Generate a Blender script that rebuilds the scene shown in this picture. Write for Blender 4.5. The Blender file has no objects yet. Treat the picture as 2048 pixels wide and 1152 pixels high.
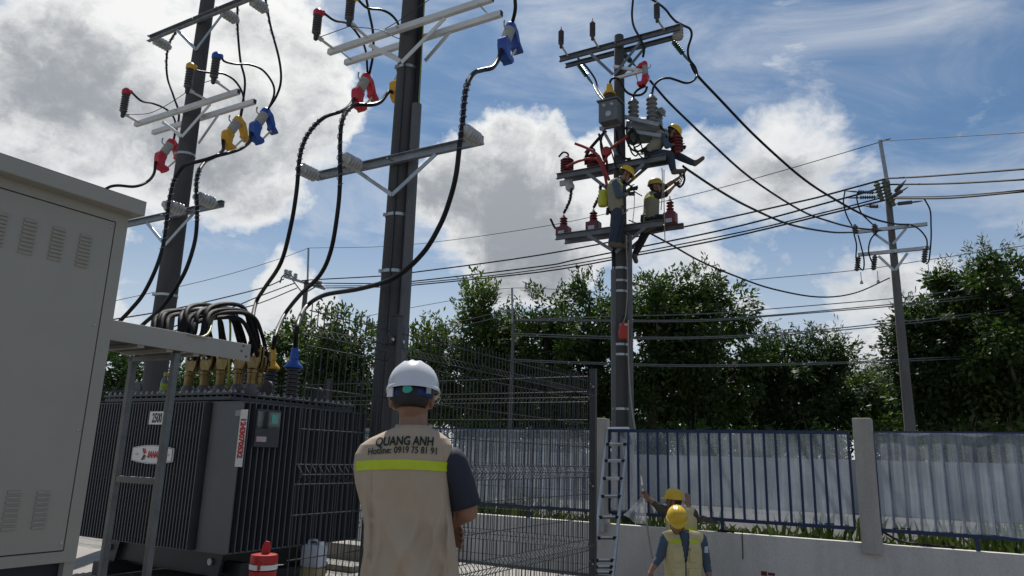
import bpy, bmesh, math, random
import numpy as np
from mathutils import Vector, Matrix, noise
from mathutils.bvhtree import BVHTree
R = random.Random(7)
SC = bpy.context.scene
COL = SC.collection
rad = math.radians

# ---------------------------------------------------------------- camera
CAMH, PITCH, ROLL, F = 1.40, rad(13.1), rad(1.66), 1450.0
fw = Vector((0, math.cos(PITCH), math.sin(PITCH)))
r0 = Vector((1, 0, 0)); u0 = Vector((0, -math.sin(PITCH), math.cos(PITCH)))
CR = r0*math.cos(ROLL) + u0*math.sin(ROLL)
CU = u0*math.cos(ROLL) - r0*math.sin(ROLL)
CO = Vector((0, 0, CAMH))
cd = bpy.data.cameras.new('camera'); cam = bpy.data.objects.new('camera', cd); COL.objects.link(cam)
cd.sensor_width = 36; cd.lens = 36*F/2048; cd.clip_end = 2000; cd.clip_start = 0.05
cam.matrix_world = Matrix(((CR.x, CU.x, -fw.x, 0), (CR.y, CU.y, -fw.y, 0), (CR.z, CU.z, -fw.z, CAMH), (0, 0, 0, 1)))
SC.camera = cam

# ---------------------------------------------------------------- sky, sun, exposure
SUN_EL, SUN_AZ = rad(60), rad(-9)          # azimuth from +Y towards +X
def ray(x, y): return CR*((x-1024)/F) - CU*((y-576)/F) + fw
W = bpy.data.worlds.new('World'); SC.world = W; W.use_nodes = True
def build_sky():
    nt = W.node_tree; N = nt.nodes; L = nt.links; N.clear()
    def nd(t, **k):
        n = N.new(t)
        for a, b in k.items(): setattr(n, a, b)
        return n
    def put(s, v):
        if hasattr(v, 'is_output') or isinstance(v, bpy.types.NodeSocket): L.new(v, s)
        else: s.default_value = v
    def math_(op, a, b=0.0, clamp=False):
        n = nd('ShaderNodeMath', operation=op, use_clamp=clamp); put(n.inputs[0], a); put(n.inputs[1], b); return n.outputs[0]
    def vm(op, a, b):
        n = nd('ShaderNodeVectorMath', operation=op); put(n.inputs[0], a); put(n.inputs[1], b)
        return n.outputs['Value'] if op == 'DOT_PRODUCT' else n.outputs[0]
    def mr(v, a, b, c=0.0, d=1.0, smooth=True):
        n = nd('ShaderNodeMapRange', interpolation_type='SMOOTHSTEP' if smooth else 'LINEAR')
        put(n.inputs[0], v)
        for i, q in enumerate((a, b, c, d)): put(n.inputs[i+1], q)
        return n.outputs[0]
    def noise_(vec, scale, detail=8, rough=.55, dist=0.0):
        n = nd('ShaderNodeTexNoise'); L.new(vec, n.inputs['Vector']); n.inputs['Scale'].default_value = scale
        n.inputs['Detail'].default_value = detail; n.inputs['Roughness'].default_value = rough; n.inputs['Distortion'].default_value = dist
        return n
    def mix(f, a, b):
        n = nd('ShaderNodeMix', data_type='RGBA'); put(n.inputs[0], f)
        put(n.inputs[6], a); put(n.inputs[7], b); return n.outputs[2]
    tc = nd('ShaderNodeTexCoord'); d = tc.outputs['Generated']
    sky = nd('ShaderNodeTexSky', sky_type='NISHITA', sun_disc=False, sun_elevation=SUN_EL, sun_rotation=SUN_AZ,
             altitude=20, air_density=1.0, dust_density=0.6, ozone_density=2.0)
    wn = noise_(d, 5.5, 7, .6)
    wv = vm('MULTIPLY', vm('SUBTRACT', wn.outputs['Color'], (.5, .5, .5)), (.24, .24, .20))
    dw = vm('ADD', d, wv)
    st = vm('MULTIPLY', d, (1, 1, 1.7))
    big = noise_(st, 2.3, 3, .5).outputs['Fac']
    fine = noise_(st, 7.0, 12, .62, .25).outputs['Fac']
    # (px, py, radius px, amount): where the cloud banks and the blue gaps stand in the sky
    BL = [(330, 180, 430, .46), (60, 330, 380, .38), (560, 120, 240, .36), (130, 60, 300, .16), (450, 330, 200, .24),
          (600, 660, 170, .50), (330, 640, 150, .30), (1010, 340, 190, .56), (1130, 410, 200, .34), (950, 440, 180, .30),
          (1750, 640, 210, .34), (1500, 430, 260, .20), (1640, 330, 170, .12), (1960, 270, 200, .24), (1560, 210, 300, .16), (1250, 470, 200, .16),
          (1040, 560, 180, .34), (1930, 560, 200, .22), (1380, 640, 200, .2),
          (850, 130, 200, -.34), (400, 500, 180, -.22), (1130, 160, 170, -.28), (1390, 90, 220, -.30), (770, 330, 110, -.30),
          (1850, 130, 260, -.10), (1500, 330, 90, -.12), (1950, 440, 120, -.18), (720, 560, 130, -.2)]
    tot = None
    for (x, y, r, a) in BL:
        c = ray(x, y).normalized(); c2 = ray(x+r, y).normalized()
        v = mr(vm('DOT_PRODUCT', vm('NORMALIZE', dw, (0, 0, 0)), tuple(c)), c.dot(c2), 1.0, 0.0, a)
        tot = v if tot is None else math_('ADD', tot, v)
    dens = math_('ADD', math_('ADD', math_('MULTIPLY', math_('SUBTRACT', fine, .5), 1.15), math_('MULTIPLY', math_('SUBTRACT', big, .5), .35)), tot)
    # thin streaky cirrus
    rot = nd('ShaderNodeMapping'); L.new(d, rot.inputs[0]); rot.inputs['Rotation'].default_value = (.35, .55, .5); rot.inputs['Scale'].default_value = (1.0, 3.2, 4.2)
    ci = noise_(rot.outputs[0], 2.2, 10, .62, .6).outputs['Fac']
    cirrus = mr(ci, .37, .80, 0.04, .60)
    dz = nd('ShaderNodeSeparateXYZ'); L.new(d, dz.inputs[0])
    haze = mr(dz.outputs[2], .02, .42, .72, 0.0)
    cum = mr(dens, .05, .42)
    alpha = math_('MAXIMUM', cum, math_('MAXIMUM', cirrus, haze))
    tn = math_('ADD', math_('MULTIPLY', math_('SUBTRACT', noise_(st, 3.6, 9, .62, .3).outputs['Fac'], .5), 2.1), math_('MULTIPLY', math_('SUBTRACT', noise_(dw, 11.0, 8, .62).outputs['Fac'], .5), 1.5))
    thick = math_('MULTIPLY', mr(math_('ADD', math_('MULTIPLY', dens, .75), tn), .12, 1.0), mr(dens, .16, .55))
    sdir = Vector((math.sin(SUN_AZ)*math.cos(SUN_EL), math.cos(SUN_AZ)*math.cos(SUN_EL), math.sin(SUN_EL)))
    glow = mr(vm('DOT_PRODUCT', d, tuple(sdir)), .55, 1.0, .0, 1.0)
    bright = mix(glow, (6.9, 7.05, 7.2, 1), (9.3, 9.3, 9.1, 1))
    dark = mix(glow, (2.6, 2.85, 3.2, 1), (4.0, 4.2, 4.45, 1))
    ccol = mix(thick, bright, dark)
    # horizon brightening comes from the atmosphere itself
    skyc = vm('MULTIPLY', sky.outputs[0], SKYMUL)
    out = mix(alpha, skyc, ccol)
    bg = nd('ShaderNodeBackground'); L.new(out, bg.inputs[0]); bg.inputs[1].default_value = 0.1
    o = nd('ShaderNodeOutputWorld'); L.new(bg.outputs[0], o.inputs[0])
SKYMUL = (.42, .60, .70)
build_sky()
W.cycles.sampling_method = 'MANUAL'; W.cycles.sample_map_resolution = 512
sl = bpy.data.lights.new('sun', 'SUN'); so = bpy.data.objects.new('sun', sl); COL.objects.link(so)
sl.energy = 4.6; sl.angle = rad(.6); sl.color = (1, .95, .87)
_sd = Vector((math.sin(SUN_AZ)*math.cos(SUN_EL), math.cos(SUN_AZ)*math.cos(SUN_EL), math.sin(SUN_EL)))
so.rotation_euler = (-_sd).to_track_quat('-Z', 'Y').to_euler()
vs = SC.view_settings; vs.view_transform = 'Standard'; vs.look = 'None'; vs.exposure = 0.12; vs.gamma = 1; vs.use_curve_mapping = False
SC.cycles.max_bounces = 8; SC.cycles.transparent_max_bounces = 24; SC.cycles.use_denoising = True

# ---------------------------------------------------------------- helpers: projection, axes
A = rad(60)
U = Vector((-math.sin(A), math.cos(A), 0)); V = Vector((math.cos(A), math.sin(A), 0)); Z = Vector((0, 0, 1))
def P(x, y, Y):
    r = ray(x, y); return CO + r*(Y/r.y)
def PZ(x, y, z):
    r = ray(x, y); return CO + r*((z-CAMH)/r.z)
def PP(x, y, o, d):                         # on the vertical plane through o along d
    r = ray(x, y); n = Vector((-d.y, d.x, 0)); return CO + r*(n.dot(Vector((o.x, o.y, 0)))/n.dot(r))
def catmull(pts, n=6):
    pts = [Vector(p) for p in pts]
    if len(pts) < 3: return pts
    q = [pts[0]*2-pts[1]] + pts + [pts[-1]*2-pts[-2]]; out = []
    for i in range(1, len(q)-2):
        a, b, c, d = q[i-1], q[i], q[i+1], q[i+2]
        for k in range(n):
            t = k/n
            out.append(.5*((2*b)+(c-a)*t+(2*a-5*b+4*c-d)*t*t+(3*b-a-3*c+d)*t**3))
    out.append(pts[-1]); return out

# ---------------------------------------------------------------- materials
MATS = {}
def mat(name, col, rough=.6, metal=0.0, var=.12, scale=6.0, bump=0.0, bscale=60.0, spec=.5, trans=0.0, coat=0.0, col2=None):
    if name in MATS: return MATS[name]
    m = bpy.data.materials.new(name); m.use_nodes = True; nt = m.node_tree; N = nt.nodes; L = nt.links
    b = N['Principled BSDF']
    tc = N.new('ShaderNodeTexCoord')
    n = N.new('ShaderNodeTexNoise'); n.inputs['Scale'].default_value = scale; n.inputs['Detail'].default_value = 6; n.inputs['Roughness'].default_value = .6
    L.new(tc.outputs['Object'], n.inputs['Vector'])
    r = N.new('ShaderNodeValToRGB'); c = Vector(col)
    lo = [max(0, x*(1-var)) for x in col]; hi = [min(1, x*(1+var)) for x in (col2 or col)]
    r.color_ramp.elements[0].position = .3; r.color_ramp.elements[1].position = .7
    r.color_ramp.elements[0].color = (*lo, 1); r.color_ramp.elements[1].color = (*hi, 1)
    L.new(n.outputs['Fac'], r.inputs[0]); L.new(r.outputs[0], b.inputs['Base Color'])
    b.inputs['Metallic'].default_value = metal; b.inputs['Specular IOR Level'].default_value = spec
    rr = N.new('ShaderNodeMapRange'); L.new(n.outputs['Fac'], rr.inputs[0]); rr.inputs[3].default_value = max(0, rough-.08); rr.inputs[4].default_value = min(1, rough+.08)
    L.new(rr.outputs[0], b.inputs['Roughness'])
    b.inputs['Coat Weight'].default_value = coat
    if bump:
        n2 = N.new('ShaderNodeTexNoise'); n2.inputs['Scale'].default_value = bscale; n2.inputs['Detail'].default_value = 5
        L.new(tc.outputs['Object'], n2.inputs['Vector'])
        bp = N.new('ShaderNodeBump'); bp.inputs['Strength'].default_value = bump; bp.inputs['Distance'].default_value = .01
        L.new(n2.outputs['Fac'], bp.inputs['Height']); L.new(bp.outputs[0], b.inputs['Normal'])
    if trans:
        tr = N.new('ShaderNodeBsdfTranslucent'); L.new(r.outputs[0], tr.inputs[0])
        mx = N.new('ShaderNodeMixShader'); mx.inputs[0].default_value = trans
        L.new(b.outputs[0], mx.inputs[1]); L.new(tr.outputs[0], mx.inputs[2]); L.new(mx.outputs[0], N['Material Output'].inputs[0])
    MATS[name] = m; return m
def concrete_mat(name, col, stain=.35, vert=True, scale=1.6):
    m = bpy.data.materials.new(name); m.use_nodes = True; nt = m.node_tree; N = nt.nodes; L = nt.links; b = N['Principled BSDF']
    tc = N.new('ShaderNodeTexCoord'); mp = N.new('ShaderNodeMapping'); L.new(tc.outputs['Object'], mp.inputs[0])
    mp.inputs['Scale'].default_value = (1, 1, .22) if vert else (1, 1, 1)
    n1 = N.new('ShaderNodeTexNoise'); n1.inputs['Scale'].default_value = scale*2.5; n1.inputs['Detail'].default_value = 9; n1.inputs['Roughness'].default_value = .65; L.new(mp.outputs[0], n1.inputs[0])
    n2 = N.new('ShaderNodeTexNoise'); n2.inputs['Scale'].default_value = 45; n2.inputs['Detail'].default_value = 4; L.new(tc.outputs['Object'], n2.inputs[0])
    r = N.new('ShaderNodeValToRGB'); r.color_ramp.elements[0].position = .32; r.color_ramp.elements[1].position = .62
    r.color_ramp.elements[0].color = (*[c*(1-stain) for c in col], 1); r.color_ramp.elements[1].color = (*col, 1)
    L.new(n1.outputs['Fac'], r.inputs[0])
    mx = N.new('ShaderNodeMix'); mx.data_type = 'RGBA'; mx.blend_type = 'MULTIPLY'; mx.inputs[0].default_value = .35
    L.new(r.outputs[0], mx.inputs[6]); L.new(n2.outputs['Fac'], mx.inputs[7]); L.new(mx.outputs[2], b.inputs['Base Color'])
    b.inputs['Roughness'].default_value = .85
    bp = N.new('ShaderNodeBump'); bp.inputs['Strength'].default_value = .25; bp.inputs['Distance'].default_value = .006
    L.new(n2.outputs['Fac'], bp.inputs['Height']); L.new(bp.outputs[0], b.inputs['Normal'])
    MATS[name] = m; return m
def film_mat():
    m = bpy.data.materials.new('plastic_film'); m.use_nodes = True; nt = m.node_tree; N = nt.nodes; L = nt.links; N.clear()
    tc = N.new('ShaderNodeTexCoord'); mp = N.new('ShaderNodeMapping'); L.new(tc.outputs['Object'], mp.inputs[0])
    mp.inputs['Rotation'].default_value = (0, .12, 0); mp.inputs['Scale'].default_value = (10, 10, .45)
    n = N.new('ShaderNodeTexNoise'); n.inputs['Scale'].default_value = 2.2; n.inputs['Detail'].default_value = 9; n.inputs['Roughness'].default_value = .68; L.new(mp.outputs[0], n.inputs[0])
    n3 = N.new('ShaderNodeTexNoise'); n3.inputs['Scale'].default_value = 2.2; n3.inputs['Detail'].default_value = 5; L.new(tc.outputs['Object'], n3.inputs[0])
    ad = N.new('ShaderNodeMath'); ad.operation = 'MULTIPLY'; L.new(n.outputs['Fac'], ad.inputs[0]); L.new(n3.outputs['Fac'], ad.inputs[1])
    mr = N.new('ShaderNodeMapRange'); L.new(ad.outputs[0], mr.inputs[0]); mr.inputs[1].default_value = .14; mr.inputs[2].default_value = .42; mr.inputs[3].default_value = .20; mr.inputs[4].default_value = .60
    t = N.new('ShaderNodeBsdfTransparent'); t.inputs[0].default_value = (.95, .96, .97, 1)
    df = N.new('ShaderNodeBsdfDiffuse'); df.inputs[0].default_value = (.62, .67, .74, 1)
    tl = N.new('ShaderNodeBsdfTranslucent'); tl.inputs[0].default_value = (.55, .60, .68, 1)
    m1 = N.new('ShaderNodeMixShader'); m1.inputs[0].default_value = .38; L.new(df.outputs[0], m1.inputs[1]); L.new(tl.outputs[0], m1.inputs[2])
    gl = N.new('ShaderNodeBsdfGlossy'); gl.inputs['Roughness'].default_value = .22; gl.inputs[0].default_value = (.8, .8, .8, 1)
    bp = N.new('ShaderNodeBump'); bp.inputs['Strength'].default_value = .6; bp.inputs['Distance'].default_value = .02; L.new(n.outputs['Fac'], bp.inputs['Height']); L.new(bp.outputs[0], gl.inputs['Normal']); L.new(bp.outputs[0], df.inputs['Normal'])
    m2 = N.new('ShaderNodeMixShader'); m2.inputs[0].default_value = .14; L.new(m1.outputs[0], m2.inputs[1]); L.new(gl.outputs[0], m2.inputs[2])
    m3 = N.new('ShaderNodeMixShader'); L.new(mr.outputs[0], m3.inputs[0]); L.new(t.outputs[0], m3.inputs[1]); L.new(m2.outputs[0], m3.inputs[2])
    o = N.new('ShaderNodeOutputMaterial'); L.new(m3.outputs[0], o.inputs[0]); MATS['film'] = m; return m
def leaf_mat(name, a, b):
    m = bpy.data.materials.new(name); m.use_nodes = True; nt = m.node_tree; N = nt.nodes; L = nt.links; pb = N['Principled BSDF']
    tc = N.new('ShaderNodeTexCoord'); n = N.new('ShaderNodeTexNoise'); n.inputs['Scale'].default_value = 1.1; n.inputs['Detail'].default_value = 8; n.inputs['Roughness'].default_value = .75
    L.new(tc.outputs['Object'], n.inputs[0]); r = N.new('ShaderNodeValToRGB'); r.color_ramp.elements[0].position = .35; r.color_ramp.elements[1].position = .7
    r.color_ramp.elements[0].color = (*a, 1); r.color_ramp.elements[1].color = (*b, 1); L.new(n.outputs['Fac'], r.inputs[0]); L.new(r.outputs[0], pb.inputs['Base Color'])
    pb.inputs['Roughness'].default_value = .55; pb.inputs['Specular IOR Level'].default_value = .35
    tr = N.new('ShaderNodeBsdfTranslucent'); mu = N.new('ShaderNodeMix'); mu.data_type = 'RGBA'; mu.blend_type = 'MULTIPLY'; mu.inputs[0].default_value = 1; mu.inputs[7].default_value = (1.25, 1.5, .55, 1)
    L.new(r.outputs[0], mu.inputs[6]); L.new(mu.outputs[2], tr.inputs[0])
    mx = N.new('ShaderNodeMixShader'); mx.inputs[0].default_value = .28; L.new(pb.outputs[0], mx.inputs[1]); L.new(tr.outputs[0], mx.inputs[2]); L.new(mx.outputs[0], N['Material Output'].inputs[0])
    MATS[name] = m; return m

# ---------------------------------------------------------------- helpers: meshes and objects
class MB:
    def __init__(s): s.v = []; s.f = []; s.mi = []
    def add(s, vs, fs, mi=0):
        b = len(s.v); s.v += [Vector(p) for p in vs]; s.f += [tuple(i+b for i in f) for f in fs]; s.mi += [mi]*len(fs); return s
    def box(s, c, size, ax=None, mi=0):
        c = Vector(c); X, Y, ZZ = ax or (Vector((1, 0, 0)), Vector((0, 1, 0)), Z); a, b, d = [k/2 for k in size]
        vs = [c+X*(i*a)+Y*(j*b)+ZZ*(k*d) for k in (-1, 1) for j in (-1, 1) for i in (-1, 1)]
        return s.add(vs, [(0, 2, 3, 1), (4, 5, 7, 6), (0, 1, 5, 4), (2, 6, 7, 3), (0, 4, 6, 2), (1, 3, 7, 5)], mi)
    def bar(s, p0, p1, w, h, up=Z, mi=0):
        p0 = Vector(p0); p1 = Vector(p1); X = (p1-p0).normalized(); Y = up.cross(X)
        if Y.length < 1e-4: Y = Vector((1, 0, 0)).cross(X)
        Y.normalize(); return s.box((p0+p1)/2, ((p1-p0).length, w, h), (X, Y, X.cross(Y)), mi)
    def angle(s, p0, p1, w, t=.008, up=Z, flip=1, mi=0):       # L section
        p0 = Vector(p0); p1 = Vector(p1); X = (p1-p0).normalized(); Y = up.cross(X).normalized(); K = X.cross(Y)
        c = (p0+p1)/2; l = (p1-p0).length
        s.box(c, (l, t, w), (X, Y, K), mi); return s.box(c+Y*(flip*(w/2+t/2))+K*(w/2-t/2), (l, w, t), (X, Y, K), mi)
    def tube(s, pts, r, n=8, cap=True, mi=0):
        pts = [Vector(p) for p in pts]; m = len(pts); b = len(s.v); prev = None
        for i, p in enumerate(pts):
            t = (pts[min(i+1, m-1)]-pts[max(i-1, 0)])
            t = t.normalized() if t.length > 1e-9 else Vector((0, 0, 1))
            if prev is None:
                a = Vector((1, 0, 0)) if abs(t.x) < .8 else Vector((0, 1, 0)); a = (a-t*a.dot(t)).normalized()
            else:
                a = prev-t*prev.dot(t); a = a.normalized() if a.length > 1e-6 else t.orthogonal().normalized()
            prev = a; c = t.cross(a); rr = r[i] if isinstance(r, (list, tuple)) else r
            s.v += [p+(a*math.cos(2*math.pi*k/n)+c*math.sin(2*math.pi*k/n))*rr for k in range(n)]
        for i in range(m-1):
            for k in range(n):
                s.f.append((b+i*n+k, b+i*n+(k+1) % n, b+(i+1)*n+(k+1) % n, b+(i+1)*n+k)); s.mi.append(mi)
        if cap:
            s.f.append(tuple(b+k for k in range(n-1, -1, -1))); s.f.append(tuple(b+(m-1)*n+k for k in range(n))); s.mi += [mi, mi]
        return s
    def lathe(s, prof, n=16, M=None, mi=0):
        M = M or Matrix(); b = len(s.v); m = len(prof)
        for (r, z) in prof:
            s.v += [M @ Vector((max(r, 1e-4)*math.cos(2*math.pi*k/n), max(r, 1e-4)*math.sin(2*math.pi*k/n), z)) for k in range(n)]
        for i in range(m-1):
            for k in range(n):
                s.f.append((b+i*n+k, b+i*n+(k+1) % n, b+(i+1)*n+(k+1) % n, b+(i+1)*n+k)); s.mi.append(mi)
        s.f.append(tuple(b+k for k in range(n-1, -1, -1))); s.f.append(tuple(b+(m-1)*n+k for k in range(n))); s.mi += [mi, mi]
        return s
    def prism(s, poly, d, M=None, mi=0):                        # polygon in xz, depth d along y
        M = M or Matrix(); n = len(poly)
        vs = [M @ Vector((x, -d/2, z)) for x, z in poly]+[M @ Vector((x, d/2, z)) for x, z in poly]
        fs = [tuple(range(n)), tuple(range(2*n-1, n-1, -1))]+[(i, i+n, (i+1) % n+n, (i+1) % n) for i in range(n)]
        return s.add(vs, fs, mi)
    def mesh(s, name, mats, smooth=False):
        me = bpy.data.meshes.new(name); me.from_pydata([tuple(v) for v in s.v], [], s.f)
        for m in (mats if isinstance(mats, (list, tuple)) else [mats]): me.materials.append(m)
        if any(s.mi): me.polygons.foreach_set('material_index', s.mi)
        if smooth:
            me.polygons.foreach_set('use_smooth', [True]*len(me.polygons))
            try: me.set_sharp_from_angle(angle=rad(40))
            except Exception: pass
        return me
    def build(s, name, mats, parent=None, smooth=False, bevel=0.0):
        off = parent_loc(parent)
        if off.length > 0: s.v = [Vector(v)-off for v in s.v]
        elif parent is None and s.v and s.own:
            pass
        o = bpy.data.objects.new(name, s.mesh(name, mats, smooth)); COL.objects.link(o)
        if parent: o.parent = parent
        if bevel:
            b = o.modifiers.new('bevel', 'BEVEL'); b.width = bevel; b.segments = 2; b.limit_method = 'ANGLE'
        return o
    own = False
def parent_loc(p):
    v = Vector((0, 0, 0))
    while p is not None: v += p.location; p = p.parent
    return v
def tag(o, label=None, cat=None, group=None, kind=None):
    if label: o['label'] = label
    if cat: o['category'] = cat
    if group: o['group'] = group
    if kind: o['kind'] = kind
    return o
def thing(name, label, cat, loc=(0, 0, 0), group=None):
    o = bpy.data.objects.new(name, None); o.empty_display_size = .2; COL.objects.link(o); o.location = loc
    return tag(o, label, cat, group)
def solo(mb, name, mats, label, cat, group=None, smooth=False, bevel=0.0, base=None):   # a thing that is one mesh, origin at its base
    c = Vector(base) if base is not None else Vector((sum(v.x for v in mb.v)/len(mb.v), sum(v.y for v in mb.v)/len(mb.v), min(v.z for v in mb.v)))
    mb.v = [v-c for v in mb.v]; o = mb.build(name, mats, None, smooth, bevel); o.location = c; return tag(o, label, cat, group)
def copy_tree(o, parent=None):
    c = o.copy(); COL.objects.link(c); c.parent = parent
    for ch in list(o.children): copy_tree(ch, c)
    return c
def share(proto_me, name, parent, M):
    o = bpy.data.objects.new(name, proto_me); COL.objects.link(o); o.parent = parent; o.matrix_local = M; return o
def frame(x, y, z, o=(0, 0, 0)):
    M = Matrix.Identity(4)
    for i, a in enumerate((x, y, z)):
        for k in range(3): M[k][i] = a[k]
    M.translation = Vector(o); return M
def axis_frame(zdir, o, hint=None):
    z = Vector(zdir).normalized(); h = Vector(hint) if hint is not None else (Vector((0, 0, 1)) if abs(z.z) < .9 else Vector((1, 0, 0)))
    x = h.cross(z).normalized(); return frame(x, z.cross(x), z, o)
def ribs(z0, z1, n, ri, ro):
    pr = []; h = (z1-z0)/n
    for i in range(n):
        z = z0+i*h; pr += [(ri, z), (ro, z+h*.30), (ro*.985, z+h*.48), (ri, z+h*.80)]
    return pr+[(ri, z1)]
def text_mesh(body, size, bold=0.0, shear=0.0, spacing=1.0, align='CENTER'):
    c = bpy.data.curves.new('t', 'FONT'); c.body = body; c.size = size; c.offset = bold; c.shear = shear; c.space_character = spacing
    c.align_x = align; c.align_y = 'CENTER'; c.resolution_u = 3
    o = bpy.data.objects.new('t', c); COL.objects.link(o); bpy.context.view_layer.update()
    me = bpy.data.meshes.new_from_object(o.evaluated_get(bpy.context.evaluated_depsgraph_get()))
    vs = [v.co.copy() for v in me.vertices]; fs = [tuple(p.vertices) for p in me.polygons]
    bpy.data.objects.remove(o); bpy.data.curves.remove(c); bpy.data.meshes.remove(me); return vs, fs
def put_text(body, size, M, name, m, parent, **k):
    vs, fs = text_mesh(body, size, **k); mb = MB(); mb.add([M @ v for v in vs], fs); return mb.build(name, m, parent)

# common materials
galv = mat('galvanised_steel', (.42, .44, .45), .42, .75, .18, 9)
galv_d = mat('dull_steel', (.30, .32, .34), .5, .7, .2, 9)
galv_c = mat('backlit_steel', (.17, .18, .19), .5, .6, .2, 9)  # darker steel copy for the workers' pole, silhouette shade put into the colour
white_arm = mat('white_frp', (.62, .63, .62), .5, 0, .08, 5)
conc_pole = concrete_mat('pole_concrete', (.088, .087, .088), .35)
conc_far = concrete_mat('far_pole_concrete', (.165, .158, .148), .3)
rubber = mat('black_rubber', (.007, .007, .008), .45, 0, .2, 8, spec=.28)
porc = mat('grey_porcelain', (.40, .41, .41), .22, 0, .08, 6, spec=.6)
dkporc = mat('dark_polymer', (.085, .08, .085), .38, 0, .15, 10)
redp = mat('red_cover', (.48, .012, .03), .36, 0, .1, 8)
yelp = mat('yellow_cover', (.62, .34, .012), .36, 0, .1, 8)
blup = mat('blue_cover', (.012, .07, .34), .36, 0, .1, 8)
CC = {'red': redp, 'yellow': yelp, 'blue': blup}
maroon = mat('maroon_insulator', (.13, .018, .02), .35, 0, .15, 8)
dkgreen = mat('green_glass', (.03, .09, .075), .3, 0, .2, 12)
fibre = mat('white_tube', (.55, .54, .5), .4)
dkmetal = mat('dark_metal', (.05, .055, .06), .45, .6)
# ================================================================ ground and walls
LOW = -0.72                                   # yard level by the wall; the transformer stands on a slab
conc_floor = concrete_mat('floor_concrete', (.36, .345, .315), .3, False, 1.2)
dirt = concrete_mat('yard_dirt', (.16, .145, .125), .35, False, .8)
verge_m = mat('verge_soil', (.07, .085, .04), .95, 0, .5, 3)
white_wall = concrete_mat('white_wall_paint', (.76, .735, .69), .22, True, 1.0)
plinth_m = concrete_mat('grey_render', (.22, .22, .20), .3, True, 1.2)
pillar_m = concrete_mat('pillar_render', (.52, .49, .44), .22, True, 1.5)
FP = P(1500, 928, 10.22); FP.z = 0            # a point of the boundary line
def fpt(s, z, off=0.0): return FP + U*s + V*off + Z*z          # s runs to the left and away
def fs(x, y=930, off=0.0):                     # image column -> position along the boundary
    q = PP(x, y, FP+V*off, U); return (q-FP).dot(U)
mb = MB(); mb.add([(-300, -60, LOW), (300, -60, LOW), (300, 400, LOW), (-300, 400, LOW)], [(0, 1, 2, 3)])
g = mb.build('ground', dirt); tag(g, 'bare grey dirt yard in front of the white wall', None, None, 'structure')
C0 = Vector((-2.30, 6.38, 0))                  # outer corner of the transformer's cooling fins
mb = MB(); sl0 = C0 - V*1.9 + (-U)*0.25
def quad_slab(mb, o, a, b, z0, z1): mb.box(o+a/2+b/2+Z*((z0+z1)/2), (a.length, b.length, z1-z0), (a.normalized(), b.normalized(), Z))
quad_slab(mb, Vector((1.0, 6.95, 0))-V*11, U*11, V*12.2, LOW-.3, .15)
o = mb.build('platform', conc_floor); tag(o, 'raised pale concrete slab under the transformer', None, None, 'structure')
# low kerbs behind the transformer
for k, (vv, zt, ln) in enumerate(((2.05, .215, 4.0), (2.75, .33, 4.5))):
    mb = MB(); mb.box(C0+U*(2.3)+V*(vv)+Z*((.15+zt)/2), (ln, .30, zt-.15+.002), (U, V, Z))
    solo(mb, 'concrete_kerb', conc_floor, ['lower pale concrete kerb lying behind the transformer', 'taller pale concrete kerb farther behind the transformer'][k], 'kerb', None, False, .012)
# verge behind the wall, far road wall
mb = MB(); mb.add([fpt(-160, .22, .1), fpt(160, .22, .1), fpt(160, .22, 300), fpt(-160, .22, 300)], [(0, 1, 2, 3)])
tag(mb.build('verge', verge_m), 'dark weedy ground behind the wall', None, None, 'structure')
sL, sR = fs(-60), fs(2800)
WT = .476
t = thing('boundary_wall', 'long low white wall with grey foot and blue fence on top', 'wall', fpt(0, LOW))
mb = MB(); mb.box(fpt((sL+sR)/2, (WT-.24)/2, 0), (sL-sR, .16, WT+.24), (U, V, Z)); mb.build('painted_wall', white_wall, t)
mb = MB(); mb.box(fpt((sL+sR)/2, (LOW-.24)/2, -.02), (sL-sR, .20, -.24-LOW), (U, V, Z)); mb.build('plinth', plinth_m, t)
# worn red paint stripe marks low on the wall
mb = MB()
for (x0, x1, y0, y1) in ((1522, 1534, 1142, 1152), (1536, 1550, 1145, 1152)):
    a = PP(x0, y0, fpt(0, 0, -.083), U); b = PP(x1, y1, fpt(0, 0, -.083), U)
    mb.box((a+b)/2, (abs((a-b).dot(U)), .004, a.z-b.z), (U, V, Z))
mb.build('paint_mark', mat('red_paint_mark', (.12, .02, .02), .7), t)
# pillars
for (xa, xb, yt, lab) in ((1190, 1217, 836, 'square grey concrete fence pillar behind the ladder'), (1706, 1744, 836, 'square grey concrete fence pillar at right between two plastic covered panels')):
    s0, s1 = fs(xa, yt), fs(xb, yt); top = PP((xa+xb)/2, yt, fpt(0, 0, -.17), U).z
    mb = MB(); mb.box(fpt((s0+s1)/2, (top+.36)/2, -.06), (s0-s1, .24, top-.36), (U, V, Z))
    solo(mb, 'concrete_pillar', pillar_m, lab, 'pillar', 'square concrete fence pillars', False, .012)
mb = MB(); mb.add([fpt(-160, .226, 2.2), fpt(160, .226, 2.2), fpt(160, .226, 10.8), fpt(-160, .226, 10.8)], [(0, 1, 2, 3)])
tag(mb.build('road', concrete_mat('road_asphalt', (.085, .085, .085), .25, False, 1.0)), 'grey road between the blue fence and the far wall', None, None, 'structure')
# far road-side wall
mb = MB(); mb.box(fpt(6, .22+.68, 11), (90, .2, 1.36), (U, V, Z))
solo(mb, 'concrete_wall', concrete_mat('far_wall', (.42, .42, .42), .2, True, .7), 'plain grey wall far behind the blue fence', 'wall')
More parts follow.
